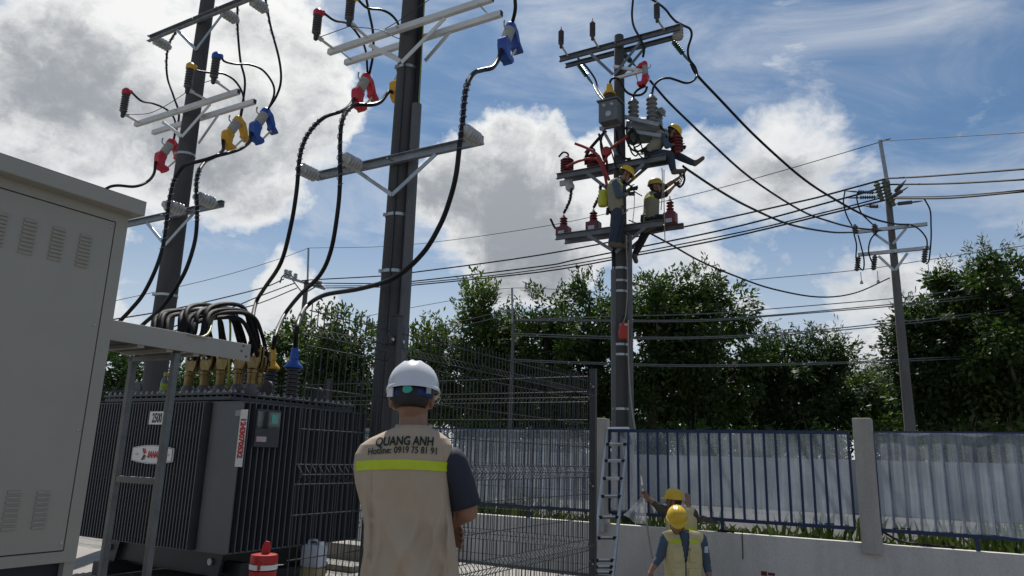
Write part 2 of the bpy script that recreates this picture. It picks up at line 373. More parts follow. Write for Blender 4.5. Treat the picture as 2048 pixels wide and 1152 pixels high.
# ---------------------------------------------------------------- blue picket fence (three bays)
blue_st = mat('blue_painted_steel', (.010, .027, .090), .45, .1, .15, 10)
TOPZ, BOTZ = 1.83, .64
def bay(xl, xr, label, film_front, seed, bottom=BOTZ, step=.149):
    s0, s1 = fs(xl), fs(xr); t = thing('picket_fence', label, 'fence', fpt((s0+s1)/2, WT), 'blue picket fence bays')
    for z in (TOPZ, bottom):
        mb = MB(); mb.bar(fpt(s0, z), fpt(s1, z), .035, .045); mb.build('rail', blue_st, t)
    n = int((s0-s1)/step); pm = MB(); pm.box((0, 0, 0), (.030, .024, TOPZ-bottom-.045), (U, V, Z)); pme = pm.mesh('bar', blue_st)
    for i in range(n+1):
        s = s1+.01+(s0-s1-.02)*i/max(n, 1)
        share(pme, 'bar', t, Matrix.Translation(fpt(s, (TOPZ+bottom)/2)-t.location))
    k = max(1, int((s0-s1)/2.0))
    for i in range(k):
        s = s1+(s0-s1)*(i+.5)/k; mb = MB(); mb.box(fpt(s, (bottom+WT)/2-.02), (.045, .04, bottom-WT+.04), (U, V, Z)); mb.build('foot', blue_st, t)
    # clear plastic sheet tied over the bay: hanging folds
    mb = MB(); nx, nz = 90, 26; off = -.035 if film_front else .05; rr = random.Random(seed)
    for j in range(nz+1):
        for i in range(nx+1):
            s = s0-.02+(s1-s0+.04)*i/nx; z = bottom+.03+(TOPZ-bottom-.03)*j/nz
            w = noise.noise(Vector((s*3.2, z*.5, seed)))*.026+noise.noise(Vector((s*7+z*1.3, z*1.6+s, seed+5)))*.004
            mb.v.append(fpt(s, z+noise.noise(Vector((s*2.5, 9, seed)))*.035*(1 if j == 0 else 0), off+(w if film_front else abs(w))*(1 if film_front else 1)))
    for j in range(nz):
        for i in range(nx):
            a = j*(nx+1)+i; mb.f.append((a, a+1, a+nx+2, a+nx+1)); mb.mi.append(0)
    return mb
film_mat()
F1 = bay(1218, 1702, 'blue steel picket fence bay between the two grey pillars', False, 3)
F2 = bay(1750, 2650, 'blue steel picket fence bay right of the right pillar', True, 11)
F3 = bay(560, 1188, 'blue steel picket fence bay seen through the dark wire mesh', True, 23)
def sheet(mb, label): return solo(mb, 'plastic_sheet', MATS['film'], label, 'plastic sheet', 'clear plastic sheets tied over the blue fence', True)
sheet(F1, 'clear plastic sheet behind the bars between the two pillars')
sheet(F2, 'scratched clear plastic sheet over the bay right of the right pillar')
sheet(F3, 'clear plastic sheet on the blue bay behind the wire mesh')
# loose corner of the sheet being pulled by the worker
mb = MB(); n = 14; top = P(1287, 990, 10.15); a = P(1246, 1030, 10.3); b = P(1296, 1050, 10.2); nn = 12
for j in range(nn+1):
    for i in range(nn+1):
        f, h = i/nn, j/nn; base = a.lerp(b, f); p = base.lerp(top, h); p = p+V*(.05*math.sin(f*9+h*3)*(1-h))-Z*(.03*math.sin(f*math.pi)*(1-h)); mb.v.append(p)
for j in range(nn):
    for i in range(nn):
        q = j*(nn+1)+i; mb.f.append((q, q+1, q+nn+2, q+nn+1)); mb.mi.append(0)
solo(mb, 'plastic_sheet', MATS['film'], 'loose clear plastic corner pulled out by the worker at the fence', 'plastic sheet', 'clear plastic sheets tied over the blue fence', True)
# grass and weeds behind the wall
grass_m = leaf_mat('grass_blades', (.03, .05, .014), (.085, .11, .03)); mb = MB(); rg = random.Random(5)
for i in range(4200):
    s = rg.uniform(sR, sL*.55); d = rg.uniform(.12, 1.4); h = rg.uniform(.14, .46)*(1.4 if noise.noise(Vector((s*.8, d, 1))) > .12 else .7)
    p = fpt(s, .22, d); a = rg.uniform(0, 6.28); w = Vector((math.cos(a), math.sin(a), 0)); l = Vector((math.cos(a*3), math.sin(a*3), 0))*rg.uniform(.05, .22)
    mb.add([p-w*.0032, p+w*.0032, p+l*.4+Z*h*.75+w*.003, p+l+Z*h], [(0, 1, 2), (0, 2, 3)])
tag(mb.build('grass', grass_m), 'long green grass growing behind the low wall', 'grass', None, 'stuff')

# ================================================================ trees
bark = mat('bark', (.10, .085, .065), .9, 0, .3, 4, .4, 20)
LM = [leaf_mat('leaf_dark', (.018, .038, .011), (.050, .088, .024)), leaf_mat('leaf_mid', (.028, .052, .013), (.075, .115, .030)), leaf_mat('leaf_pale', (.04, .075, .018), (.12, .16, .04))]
def tree(cx, top, bot, hw, Y, label, nl=11000, m=0, seed=1, loose=.0, leaf=.20, leaflen=None):
    rr = random.Random(seed); pt = P(cx, top, Y); pb = P(cx, bot, Y); rx = hw/F*Y*1.0; ztop, zbot = pt.z, max(pb.z, .6)
    base = Vector((pb.x, Y, .22)); cz = (ztop+zbot)/2; rz = (ztop-zbot)/2
    t = thing('tree', label, 'tree', base, 'trees behind the fence')
    # trunk and limbs
    mb = MB(); hT = max(.6, cz-base.z); lean = Vector((rr.uniform(-.3, .3), rr.uniform(-.3, .3), 0)); r0_ = .05+.022*(ztop-base.z)
    tp = [base+Z*(-.05), base+lean*.4+Z*hT*.4, base+lean+Z*hT, base+lean*1.2+Z*(hT+rz*.75)]; mb.tube(catmull(tp, 4), [r0_*(1-.85*i/12) for i in range(13)], 8)
    mb.build('trunk', bark, t, True)
    mb = MB(); cl = []
    nc = int(46+rx*rz*5)
    for i in range(nc):
        while True:
            q = Vector((rr.uniform(-1, 1), rr.uniform(-1, 1), rr.uniform(-1, 1)))
            if .25 < q.length < 1: break
        q *= (.88+.24*noise.noise(q*1.7+Vector((seed*3.1, 0, 0)))*1.5)
        if q.z < 0: q.x *= 1-.38*q.z; q.y *= 1-.2*q.z
        c = Vector((base.x+lean.x+q.x*rx, base.y+q.y*min(rx, 3.2), cz+q.z*rz)); cl.append((c, rr.uniform(.35, .85)*(.6+.12*rx), q))
    for (c, r, q) in cl[::5]:
        s0 = base+lean*.8+Z*hT*rr.uniform(.45, 1.0); mid = s0.lerp(c, .5)+Z*.25; mb.tube(catmull([s0, mid, c], 3), [r0_*.4, r0_*.33, r0_*.3, r0_*.22, r0_*.18, r0_*.12, .012], 5)
    mb.build('branch', bark, t, True)
    mb = MB(); per = nl//len(cl)
    for (c, r, q) in cl:
        out = Vector((q.x, q.y, q.z*.6))
        for k in range(per):
            d = Vector((rr.gauss(0, 1), rr.gauss(0, 1), rr.gauss(0, .8))); d = d.normalized()*(r*rr.random()**.45)
            p = c+d; dr = (d.normalized()*.7+out*.3+Vector((rr.uniform(-.7, .7), rr.uniform(-.7, .7), rr.uniform(-.9, .35)))).normalized()
            s = dr.cross(Vector((rr.uniform(-1, 1), rr.uniform(-1, 1), rr.uniform(.2, 1)))); 
            if s.length < .05: continue
            s.normalize(); L_ = leaf*rr.uniform(.65, 1.35); w = L_*rr.uniform(.17, .27)
            mb.add([p, p+dr*L_*.5+s*w, p+dr*L_, p+dr*L_*.5-s*w], [(0, 1, 2, 3)])
    # stray sprigs that break the outline
    for k in range(int(26+loose*60)):
        a = rr.uniform(0, 6.28); e = rr.uniform(-.1, 1.35); q = Vector((math.cos(a)*math.cos(e), math.sin(a)*math.cos(e), math.sin(e)))
        p0 = Vector((base.x+lean.x+q.x*rx*.9, base.y+q.y*min(rx, 3.2)*.9, cz+q.z*rz*.9)); ln = rr.uniform(.25, .6+.5*loose)
        for i in range(30):
            f = rr.random(); p = p0+q*ln*f+Vector((rr.gauss(0, .07), rr.gauss(0, .07), rr.gauss(0, .07))); dr = (q+Vector((rr.uniform(-1, 1), rr.uniform(-1, 1), rr.uniform(-1, .6)))).normalized(); s = dr.orthogonal().normalized(); L_ = leaf*rr.uniform(.6, 1.2); w = L_*.22
            mb.add([p, p+dr*L_*.5+s*w, p+dr*L_, p+dr*L_*.5-s*w], [(0, 1, 2, 3)])
    o = mb.build('crown', LM[m], t); o['kind'] = 'stuff'; return t
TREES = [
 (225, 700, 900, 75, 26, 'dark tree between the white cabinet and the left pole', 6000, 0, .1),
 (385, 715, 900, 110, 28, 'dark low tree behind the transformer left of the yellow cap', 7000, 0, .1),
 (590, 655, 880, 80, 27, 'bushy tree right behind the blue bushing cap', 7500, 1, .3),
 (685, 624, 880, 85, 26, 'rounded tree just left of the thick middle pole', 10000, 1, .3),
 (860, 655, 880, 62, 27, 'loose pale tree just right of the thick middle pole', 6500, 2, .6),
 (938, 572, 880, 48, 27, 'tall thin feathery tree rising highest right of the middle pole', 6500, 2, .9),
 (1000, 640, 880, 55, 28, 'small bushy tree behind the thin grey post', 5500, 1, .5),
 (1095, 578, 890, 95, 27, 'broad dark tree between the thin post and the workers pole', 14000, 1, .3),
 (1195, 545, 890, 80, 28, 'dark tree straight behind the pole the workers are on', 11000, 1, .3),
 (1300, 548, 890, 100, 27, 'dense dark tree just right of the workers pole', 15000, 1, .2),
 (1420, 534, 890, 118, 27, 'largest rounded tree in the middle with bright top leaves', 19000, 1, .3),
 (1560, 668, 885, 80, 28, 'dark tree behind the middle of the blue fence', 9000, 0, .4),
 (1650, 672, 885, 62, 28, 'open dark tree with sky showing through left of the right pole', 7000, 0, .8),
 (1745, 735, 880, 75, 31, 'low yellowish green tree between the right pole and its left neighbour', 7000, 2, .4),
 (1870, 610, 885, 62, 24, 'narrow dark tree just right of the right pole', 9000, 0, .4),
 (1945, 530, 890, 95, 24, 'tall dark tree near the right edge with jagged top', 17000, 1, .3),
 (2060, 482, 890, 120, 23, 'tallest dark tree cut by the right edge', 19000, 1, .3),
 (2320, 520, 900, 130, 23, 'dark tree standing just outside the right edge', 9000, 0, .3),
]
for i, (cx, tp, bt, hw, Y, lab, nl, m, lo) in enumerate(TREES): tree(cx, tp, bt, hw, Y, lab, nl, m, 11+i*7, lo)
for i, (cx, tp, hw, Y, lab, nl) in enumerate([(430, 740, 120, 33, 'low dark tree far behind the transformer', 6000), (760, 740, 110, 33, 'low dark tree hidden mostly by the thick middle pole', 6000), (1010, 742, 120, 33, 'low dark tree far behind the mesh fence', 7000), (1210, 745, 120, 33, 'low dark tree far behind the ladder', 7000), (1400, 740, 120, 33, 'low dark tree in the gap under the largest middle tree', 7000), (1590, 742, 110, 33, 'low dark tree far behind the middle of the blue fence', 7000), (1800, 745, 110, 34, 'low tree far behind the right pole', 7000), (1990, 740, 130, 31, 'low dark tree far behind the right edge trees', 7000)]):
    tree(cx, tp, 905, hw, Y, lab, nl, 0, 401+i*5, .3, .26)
# shrubs at the foot of the trees
def shrub(cx, top, hw, Y, label, seed, m=1, nl=2600):
    rr = random.Random(seed); c = P(cx, top, Y); base = Vector((c.x, Y, .22)); h = c.z-.22; w = hw/F*Y
    t = thing('shrub', label, 'shrub', base, 'shrubs under the trees'); mb = MB()
    for i in range(7):
        q = base+Vector((rr.uniform(-w, w)*.7, rr.uniform(-.5, .5), h*rr.uniform(.5, .95))); mb.tube([base, base.lerp(q, .5)+Z*.1, q], [.03, .02, .008], 5)
    mb.build('stem', bark, t); mb = MB()
    for k in range(nl):
        q = Vector((rr.gauss(0, .45), rr.gauss(0, .45), rr.uniform(0, 1))); p = base+Vector((q.x*w, q.y*.9, q.z*h*(.75+.25*noise.noise(Vector((q.x*3, q.y, seed))))))
        dr = Vector((rr.uniform(-1, 1), rr.uniform(-1, 1), rr.uniform(-.6, .8))).normalized(); s = dr.orthogonal().normalized(); s.rotate(Matrix.Rotation(rr.uniform(0, 6), 3, dr)); L_ = rr.uniform(.14, .26)
        mb.add([p, p+dr*L_*.5+s*L_*.22, p+dr*L_, p+dr*L_*.5-s*L_*.22], [(0, 1, 2, 3)])
    o = mb.build('foliage', LM[m], t); o['kind'] = 'stuff'
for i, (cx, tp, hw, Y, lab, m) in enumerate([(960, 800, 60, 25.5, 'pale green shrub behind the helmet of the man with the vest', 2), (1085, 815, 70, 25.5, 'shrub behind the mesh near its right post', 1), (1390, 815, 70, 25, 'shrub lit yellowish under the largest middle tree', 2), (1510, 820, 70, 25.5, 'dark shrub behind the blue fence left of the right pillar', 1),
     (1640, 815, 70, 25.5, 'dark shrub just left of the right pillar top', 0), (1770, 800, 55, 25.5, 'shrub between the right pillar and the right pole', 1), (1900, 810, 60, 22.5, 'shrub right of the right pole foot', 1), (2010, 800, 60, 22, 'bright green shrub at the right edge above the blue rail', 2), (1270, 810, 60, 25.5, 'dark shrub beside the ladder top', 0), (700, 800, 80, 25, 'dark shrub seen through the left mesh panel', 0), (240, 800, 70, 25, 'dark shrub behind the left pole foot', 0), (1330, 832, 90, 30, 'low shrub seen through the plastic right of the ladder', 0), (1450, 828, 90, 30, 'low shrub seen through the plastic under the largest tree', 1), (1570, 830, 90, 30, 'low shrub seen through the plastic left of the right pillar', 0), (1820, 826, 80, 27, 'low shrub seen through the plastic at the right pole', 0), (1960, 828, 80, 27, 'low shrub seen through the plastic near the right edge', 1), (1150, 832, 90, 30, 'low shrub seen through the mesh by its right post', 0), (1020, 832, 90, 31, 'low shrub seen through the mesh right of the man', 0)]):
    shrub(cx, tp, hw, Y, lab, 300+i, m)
# ================================================================ utility poles
POLE = {}
def pole(key, x, y, r_at0, taper, top, base, label, m=conc_pole, name='utility_pole'):
    o = Vector((x, y, 0)); t = thing(name, label, 'utility pole', Vector((x, y, base)))
    rf = lambda z: r_at0-taper*z
    mb = MB(); zs = [base-.05+(top-base+.05)*i/6 for i in range(7)]
    mb.lathe([(rf(z), z) for z in zs[:-1]]+[(rf(top), top-.01), (rf(top)*.93, top)], 28, Matrix.Translation(o)); mb.build('shaft', m, t, True)
    POLE[key] = (o, rf, t); return t
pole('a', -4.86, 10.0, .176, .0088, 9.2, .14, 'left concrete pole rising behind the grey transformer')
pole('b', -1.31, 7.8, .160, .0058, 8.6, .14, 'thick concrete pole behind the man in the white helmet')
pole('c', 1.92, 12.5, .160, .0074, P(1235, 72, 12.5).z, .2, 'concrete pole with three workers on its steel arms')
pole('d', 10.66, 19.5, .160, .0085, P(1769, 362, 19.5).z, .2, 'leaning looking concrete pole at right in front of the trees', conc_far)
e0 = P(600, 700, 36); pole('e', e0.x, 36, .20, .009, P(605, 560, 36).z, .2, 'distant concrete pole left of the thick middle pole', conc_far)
f0 = P(1025, 700, 23.5); pole('f', f0.x, 23.5, .075, .004, P(1025, 645, 23.5).z, .2, 'thin grey post in front of the trees left of the workers pole', conc_far)
def plate(p, s=.05): pass
def seg(key, off, l, r, zfix=None):
    o, rf, t = POLE[key]; zz = None
    a = PP(*l, o+V*off, U); b = PP(*r, o+V*off, U); z = (a.z+b.z)/2 if zfix is None else zfix
    a.z = b.z = z; return a, b
def rz(key, y): o, rf, t = POLE[key]; return rf(P(1024, y, o.y).z)
def crossarm(key, off, l, r, m, kind='box', w=.075, name='crossarm'):
    o, rf, t = POLE[key]; a, b = seg(key, off, l, r); mb = MB()
    if kind == 'box':
        mb.bar(a, b, w*.8, w); cap = MB()
        for p, q in ((a, b), (b, a)):
            d = (p-q).normalized(); cap.box(p+d*.004, (.008, w*.66, w*.84), (d, Z.cross(d), Z))
        ob = mb.build(name, m, t, False, .006); cap.build('end_cap', dkmetal, ob)
    else:                                                     # channel, open to the front
        d = (b-a).normalized(); n = V if kind == 'chan' else -V; c = (a+b)/2; ln = (b-a).length
        mb.box(c+n*.02, (ln, .008, w), (d, V, Z)); mb.box(c+Z*(w/2-.004)-n*.008, (ln, .048, .008), (d, V, Z)); mb.box(c-Z*(w/2-.004)-n*.008, (ln, .048, .008), (d, V, Z))
        for i in range(7):
            p = a.lerp(b, (i+.5)/7)+n*.012; mb.lathe([(.011, -.03), (.011, .0)], 8, axis_frame(-n, p))
        ob = mb.build(name, m, t)
    # bolt through to the pole
    mb = MB(); pc = Vector((o.x, o.y, a.z)); mb.tube([pc+V*(off-.09*(1 if off > 0 else -1)), pc+V*(off+.07*(1 if off > 0 else -1))], .011, 6); mb.build('bolt', galv, ob)
    return a, b
def brace(key, off, p, q, m, w=.045):
    o, rf, t = POLE[key]; a = PP(*p, o+V*off, U); b = PP(*q, o+V*off, U); mb = MB(); mb.bar(a, b, w, .012, V); mb.build("brace", m, t)
def band(key, y, m=galv, h=.035, dz=None):
    o, rf, t = POLE[key]; z = P(1024, y, o.y).z if dz is None else dz; mb = MB(); r = rf(z)+.003
    c = Matrix.Translation((o.x, o.y, z)); n = 24
    mb.lathe([(r, -h/2), (r+.004, -h/2), (r+.004, h/2), (r, h/2)], n, c); d = (V*-1+U*.6).normalized(); mb.box(Vector((o.x, o.y, z))+d*(r+.012), (.03, .045, h), (Vector((-d.y, d.x, 0)), d, Z)); mb.build('band', m, t, True)
# post insulator lying along an axis, base at p
ins_me = None
def post_insulator(key, p, d, ln=.30, r=.078, m=porc):
    o, rf, t = POLE[key]; mb = MB(); M = axis_frame(d, p)
    mb.lathe([(.03, -.05), (.05, -.01), (.055, .01)]+ribs(.015, ln, 5, r*.66, r)+[(.05, ln+.01), (.04, ln+.035)], 18, M)
    ob = mb.build('post_insulator', m, t, True); b = MB(); b.lathe([(.016, -.11), (.016, -.05)], 8, M); b.lathe([(.034, -.055), (.034, -.035)], 6, M); b.build('stud', galv, ob)
    return p+d*(ln+.02)
# ---- fuse cutouts and arresters (prototypes are built per colour, placed by matrix)
def cutout(col, p, label, s=1.0, lean=26, yaw=V, group='coloured fuse cutouts on the crossarms', flip=False):
    cm = CC[col]; t = thing('fuse_cutout', label, 'fuse cutout', p, group)
    x = Vector(yaw).normalized(); y = Z.cross(x); M = frame(x, y, Z, p) @ Matrix.Rotation(rad(lean), 4, 'Y') @ Matrix.Scale(s, 4)
    mb = MB(); mb.lathe([(.036, -.15)]+ribs(-.14, .14, 8, .054, .072)+[(.036, .15)], 16, M); mb.build('porcelain_body', porc, t, True)
    mb = MB(); mb.lathe([(.062, .11), (.076, .125), (.074, .20), (.052, .24), (.03, .255)], 14, M)
    mb.prism([(.02, .225), (.10, .215), (.21, .12), (.25, .035), (.20, .02), (.155, .075), (.06, .135), (.03, .13)], .115, M)
    mb.prism([(.185, .09), (.30, .055), (.315, .025), (.19, .03)], .15, M); mb.build('top_cover', cm, t, False, .008)
    mb = MB(); pr = [(-.075, -.10), (.065, -.115), (.075, -.19), (.10, -.255), (.185, -.24), (.215, -.275), (.19, -.35), (.145, -.335), (.10, -.36), (.03, -.335), (-.045, -.24), (-.085, -.16)]
    mb.prism(pr, .135, M); mb.lathe([(.076, -.19), (.078, -.12), (.06, -.1)], 14, M); mb.build('bottom_cover', cm, t, False, .012)
    mb = MB(); mb.tube([M @ Vector((.175, 0, -.30)), M @ Vector((.235, 0, .05))], .015*s, 10); mb.build('fuse_tube', fibre, t, True)
    mb = MB(); mb.tube([M @ Vector((.245+.03*math.cos(a), .01, .0+.03*math.sin(a))) for a in [i*.52 for i in range(13)]], .004, 5); mb.build('pull_ring', galv, t)
    mb = MB(); mb.tube([M @ Vector(q) for q in ((-.06, 0, .05), (-.12, 0, .05), (-.14, 0, .08), (-.15, 0, .12))], .012*s, 6); mb.build('bracket', galv, t)
    return M @ Vector((0, 0, .24)), M @ Vector((-.02, 0, -.30))
def arrester(col, p, q, label, body=dkporc, h=.36, cap=True, s=1.0, tilt=0.0, group='small ribbed surge arresters on brackets'):
    """p: foot of the arrester, q: where its bracket meets the arm"""
    t = thing('surge_arrester', label, 'surge arrester', p, group); p = Vector(p); q = Vector(q); M = Matrix.Translation(p) @ Matrix.Rotation(rad(tilt), 4, 'Y') @ Matrix.Scale(s, 4)
    mb = MB(); mb.lathe([(.02, 0)]+ribs(.02, h-.06, 8, .036, .056)+[(.03, h-.05)], 16, M); mb.build('ribbed_body', body, t, True)
    mb = MB(); mb.lathe([(.012, -.075), (.028, -.06), (.03, .0), (.04, .012), (.04, .025)], 12, M); mb.build('foot_cap', dkmetal, t, True)
    if cap:
        mb = MB(); mb.lathe([(.058, h-.075), (.062, h-.06), (.06, h-.01), (.035, h+.02), (.02, h+.03)], 14, M); mb.box(M @ Vector((.05, 0, h-.03)), (.07, .05, .045), None); mb.build('top_cover', CC[col] if col else galv, t, False, .006)
    else:
        mb = MB(); mb.lathe([(.022, h-.055), (.022, h-.03), (.009, h-.03), (.009, h+.03)], 8, M); mb.build('terminal', galv if not col else CC[col], t, True)
    mb = MB(); d = (q-p); e = p+d*.16; mb.bar(p-Z*.01, q, .035, .014); mb.box(p+d.normalized()*.07-Z*.005, (.09, .05, .03), (d.normalized(), Z.cross(d).normalized(), Z)); mb.build('bracket', white_arm, t)
    return M @ Vector((.07, 0, h-.03)) if cap else M @ Vector((0, 0, h+.02))
# ---- cables
bindm = mat('binding_wire', (.22, .23, .24), .55, .6)
def cable(pts, label, r=.022, name='power_cable', cat='cable', m=rubber, wrap=None, n=6, group=None):
    c = catmull(pts, n); mb = MB(); base = Vector(c[-1]); t = None
    mb.tube(c, r, 9)
    o = solo(mb, name, m, label, cat, group, True, 0, base)
    if wrap:                                                 # grey binding wire wound round a stretch of the cable
        i0, i1 = int(wrap[0]*(len(c)-1)), int(wrap[1]*(len(c)-1)); seg_ = c[i0:i1+1]; pts2 = []
        turns = max(3, int(wrap[2]*.75)); N_ = turns*9
        for k in range(N_+1):
            f = k/N_*(len(seg_)-1); i = min(int(f), len(seg_)-2); p = seg_[i].lerp(seg_[i+1], f-i); d = (seg_[i+1]-seg_[i]).normalized(); a = d.orthogonal().normalized(); b = d.cross(a); an = k/9*2*math.pi
            pts2.append(p+(a*math.cos(an)+b*math.sin(an))*(r+.010*(1.0 if (k//9) % 2 else .7)))
        w = MB(); w.tube(pts2, .0045, 4); w.build('binding_wire', bindm, o)
    return o
def pv(key, lst):                                            # (px, py, offset along V from the pole plane)
    o = POLE[key][0]; return [PP(x, y, o+V*f, U) for (x, y, f) in lst]
TW = mat('thin_wire', (.05, .05, .055), .5, .4)

# ================================================================ left pole
k = 'a'; o, rf, t = POLE[k]; N1, F1_ = -.22, .22
crossarm(k, -.16, (298, 72), (540, -14), galv_d, 'chan', .09)
brace(k, -.18, (354, 60), (392, 99), galv); brace(k, -.18, (446, 27), (392, 99), galv)
crossarm(k, N1, (271, 251), (478, 181), white_arm); crossarm(k, F1_, (306, 268), (510, 200), white_arm)
for (p, q) in (((325, 244), (363, 272)), ((421, 208), (364, 273))): brace(k, N1, p, q, white_arm)
brace(k, F1_, (442, 222), (397, 287), white_arm); brace(k, F1_, (345, 256), (372, 290), white_arm)
crossarm(k, -.19, (225, 454), (446, 408), galv_d, 'chan', .09)
for (p, q) in (((294, 446), (330, 490)), ((388, 426), (330, 490))): brace(k, -.21, p, q, galv)
for y in (330, 612): band(k, y)
TI = []
for (x, y) in ((308, 78), (444, 22), (503, 0)):
    a = PP(x, y, o+V*-.10, U); TI.append(post_insulator(k, a, V, .26, .085))
LI = []
for (x, y) in ((366, 421), (428, 407)):
    a = PP(x, y, o+V*-.26, U); LI.append(post_insulator(k, a, -V, .27, .085))
AR = []
for (c, fx, fy, qx, qy, lab) in (('red', 246, 226, 281, 247, 'red topped arrester at the left end of the left pole'), ('yellow', 375, 178, 413, 199, 'yellow topped arrester left of the left pole shaft'), ('blue', 427, 158, 461, 184, 'blue topped arrester right of the left pole shaft')):
    AR.append(arrester(c, PP(fx, fy, o+V*-.62, U), PP(qx, qy, o+V*N1, U), lab, h=.37))
CT = []
for (c, x, y, lab) in (('red', 332, 300, 'red fuse cutout hanging lowest left on the left pole'), ('yellow', 466, 256, 'yellow fuse cutout right of the left pole shaft'), ('blue', 521, 240, 'blue fuse cutout at the right end of the left pole arm')):
    CT.append(cutout(c, PP(x, y, o+V*.50, U), lab, 1.0))
tails = [[(351, 65, .1), (338, 88, .22), (333, 119, .3), (335, 156, .34), (347, 192, .36), (358, 232, .42)], [(475, 8, .08), (475, 40, .2), (476, 69, .25), (481, 122, .3), (490, 167, .36)], [(530, -6, .1), (535, 20, .2), (542, 56, .25), (558, 117, .3), (562, 160, .36), (553, 192, .42)]]
for i, nm in enumerate(('red', 'yellow', 'blue')):
    cable(pv(k, tails[i])+[CT[i][0]], 'black cable dropping from the top arm of the left pole to its %s cutout' % nm, .017, wrap=(.0, .42, 9))
loops = [[(283, 202, -.4), (306, 207, -.1), (333, 219, .2), (350, 242, .42)], [(393, 141, -.5), (425, 146, -.2), (448, 148, 0), (472, 164, .25), (487, 195, .42)], [(448, 122, -.5), (470, 128, -.3), (498, 129, 0), (525, 140, .2), (545, 166, .4), (548, 190, .46)]]
for i, nm in enumerate(('red', 'yellow', 'blue')):
    cable([AR[i]]+pv(k, loops[i])+[CT[i][0]+Vector((.01, 0, 0))], 'black jumper from the %s arrester to the %s cutout on the left pole' % (nm, nm), .016)
cable([CT[0][1]]+pv(k, [(308, 347, .3), (294, 364, .1), (269, 373, -.1), (236, 371, -.25), (217, 375, -.3), (204, 388, -.36), (190, 430, -.42), (180, 500, -.45)]), 'black cable curving left from the lowest red cutout to behind the cabinet', .022)
cable([CT[1][1]]+pv(k, [(446, 300, .3), (430, 313, .0), (411, 323, -.3), (398, 342, -.5), (393, 369, -.57), (394, 411, -.60), (394, 444, -.6), (389, 486, -.62), (372, 539, -.66), (347, 583, -.7), (319, 620, -.75), (280, 655, -.8), (255, 690, -.9)]), 'black cable bending down from the left pole yellow cutout towards the tray', .025, wrap=(.30, .55, 15))
cable([CT[2][1]]+pv(k, [(500, 282, .3), (484, 296, .1), (460, 305, -.1), (436, 311, -.3), (412, 319, -.42), (389, 325, -.5), (367, 333, -.52), (352, 353, -.56), (344, 375, -.6), (337, 411, -.62), (333, 444, -.62), (326, 492, -.62), (311, 539, -.66), (286, 589, -.7), (260, 621, -.8), (236, 648, -.85), (215, 690, -.9)]), 'black cable bending down from the left pole blue cutout past the left insulator', .025, wrap=(.48, .72, 15))
cable(pv(k, [(250, 228, -.55), (270, 229, -.5), (300, 226, -.45), (330, 212, -.45), (365, 190, -.5), (380, 178, -.55), (400, 168, -.55), (425, 160, -.6)]), 'thin grey earth wire linking the arresters on the left pole', .005, 'earth_wire', 'wire', TW)

# ================================================================ middle pole
k = 'b'; o, rf, t = POLE[k]; N2, F2_ = -.20, .22
crossarm(k, N2, (658, 107), (985, -6), white_arm); crossarm(k, F2_, (691, 130), (1003, 22), white_arm)
for (p, q) in (((739, 90), (800, 122)), ((890, 36), (803, 125))): brace(k, N2, p, q, white_arm, .05)
brace(k, F2_, (910, 52), (850, 122), white_arm, .05); brace(k, F2_, (770, 102), (815, 130), white_arm, .05)
crossarm(k, -.19, (633, 353), (965, 280), galv_d, 'chan', .1)
for (p, q) in (((713, 341), (784, 390)), ((872, 308), (784, 390))): brace(k, -.215, p, q, galv)
for (x, y, x2, y2) in ((684, 105, 703, 120), (957, 8, 975, 27)):
    mb = MB(); mb.tube([PP(x, y, o+V*(N2-.03), U), PP(x2, y2, o+V*(F2_+.04), U)], .010, 6); mb.build('tie_rod', galv, t)
for y in (147, 441, 553): band(k, y)
# conduit and black cable strapped to the right side
cdir = (V*-.15-U*1).normalized()
def pc(z, f=0.0): return Vector((o.x, o.y, z))+cdir*(rf(z)+.062+f)
ztop = PP(842, 210, o, U).z
mb = MB(); mb.tube([pc(z) for z in (.14, 2, 4, ztop)], .058, 16); mb.build('conduit', mat('grey_conduit', (.10, .105, .11), .55), t, True)
cable([pc(ztop-.3), pc(ztop+.1, -.005), pc(ztop+1, -.01), pc(8.5, -.02)], 'black cable entering the conduit top on the thick middle pole', .036)
cable([pc(ztop-.2, .03), pc(ztop+.1, .028), pc(ztop+1.1, .03), pc(8.4, .01)], 'yellow green earth wire running up the thick middle pole', .007, 'earth_wire', 'wire', mat('yellow_green', (.22, .26, .03), .5))
mb = MB(); q = (V*-.85-U*.35).normalized(); mb.tube([Vector((o.x, o.y, z))+q*(rf(z)+.012) for z in (.14, 3, 5.9)], .010, 6); mb.build('earth_strip', dkmetal, t)
LI2 = []
for (x, y) in ((632, 352), (718, 332), (955, 280)):
    a = PP(x, y, o+V*-.27, U); LI2.append(post_insulator(k, a, -V, .25, .08))
AR = []
for (c, fx, fy, qx, qy, lab) in (('red', 632, 70, 670, 100, 'red topped arrester at the left end of the middle pole arm'), ('yellow', 698, 42, 738, 78, 'yellow topped arrester cut by the top edge on the middle pole')):
    AR.append(arrester(c, PP(fx, fy, o+V*-.55, U), PP(qx, qy, o+V*N2, U), lab, h=.335, s=.98))
CT = []
for (c, x, y, lab) in (('red', 724, 172, 'red fuse cutout hanging left of the thick middle pole'), ('yellow', 800, 158, 'yellow fuse cutout half hidden behind the thick middle pole'), ('blue', 1015, 72, 'blue fuse cutout at the right end of the middle pole arm')):
    CT.append(cutout(c, PP(x, y, o+V*.48, U), lab, .93, 24))
cable([AR[0]]+pv(k, [(669, 41, -.4), (695, 47, -.1), (715, 68, .1), (731, 100, .3)])+[CT[0][0]], 'black jumper from the red arrester to the red cutout on the middle pole', .015)
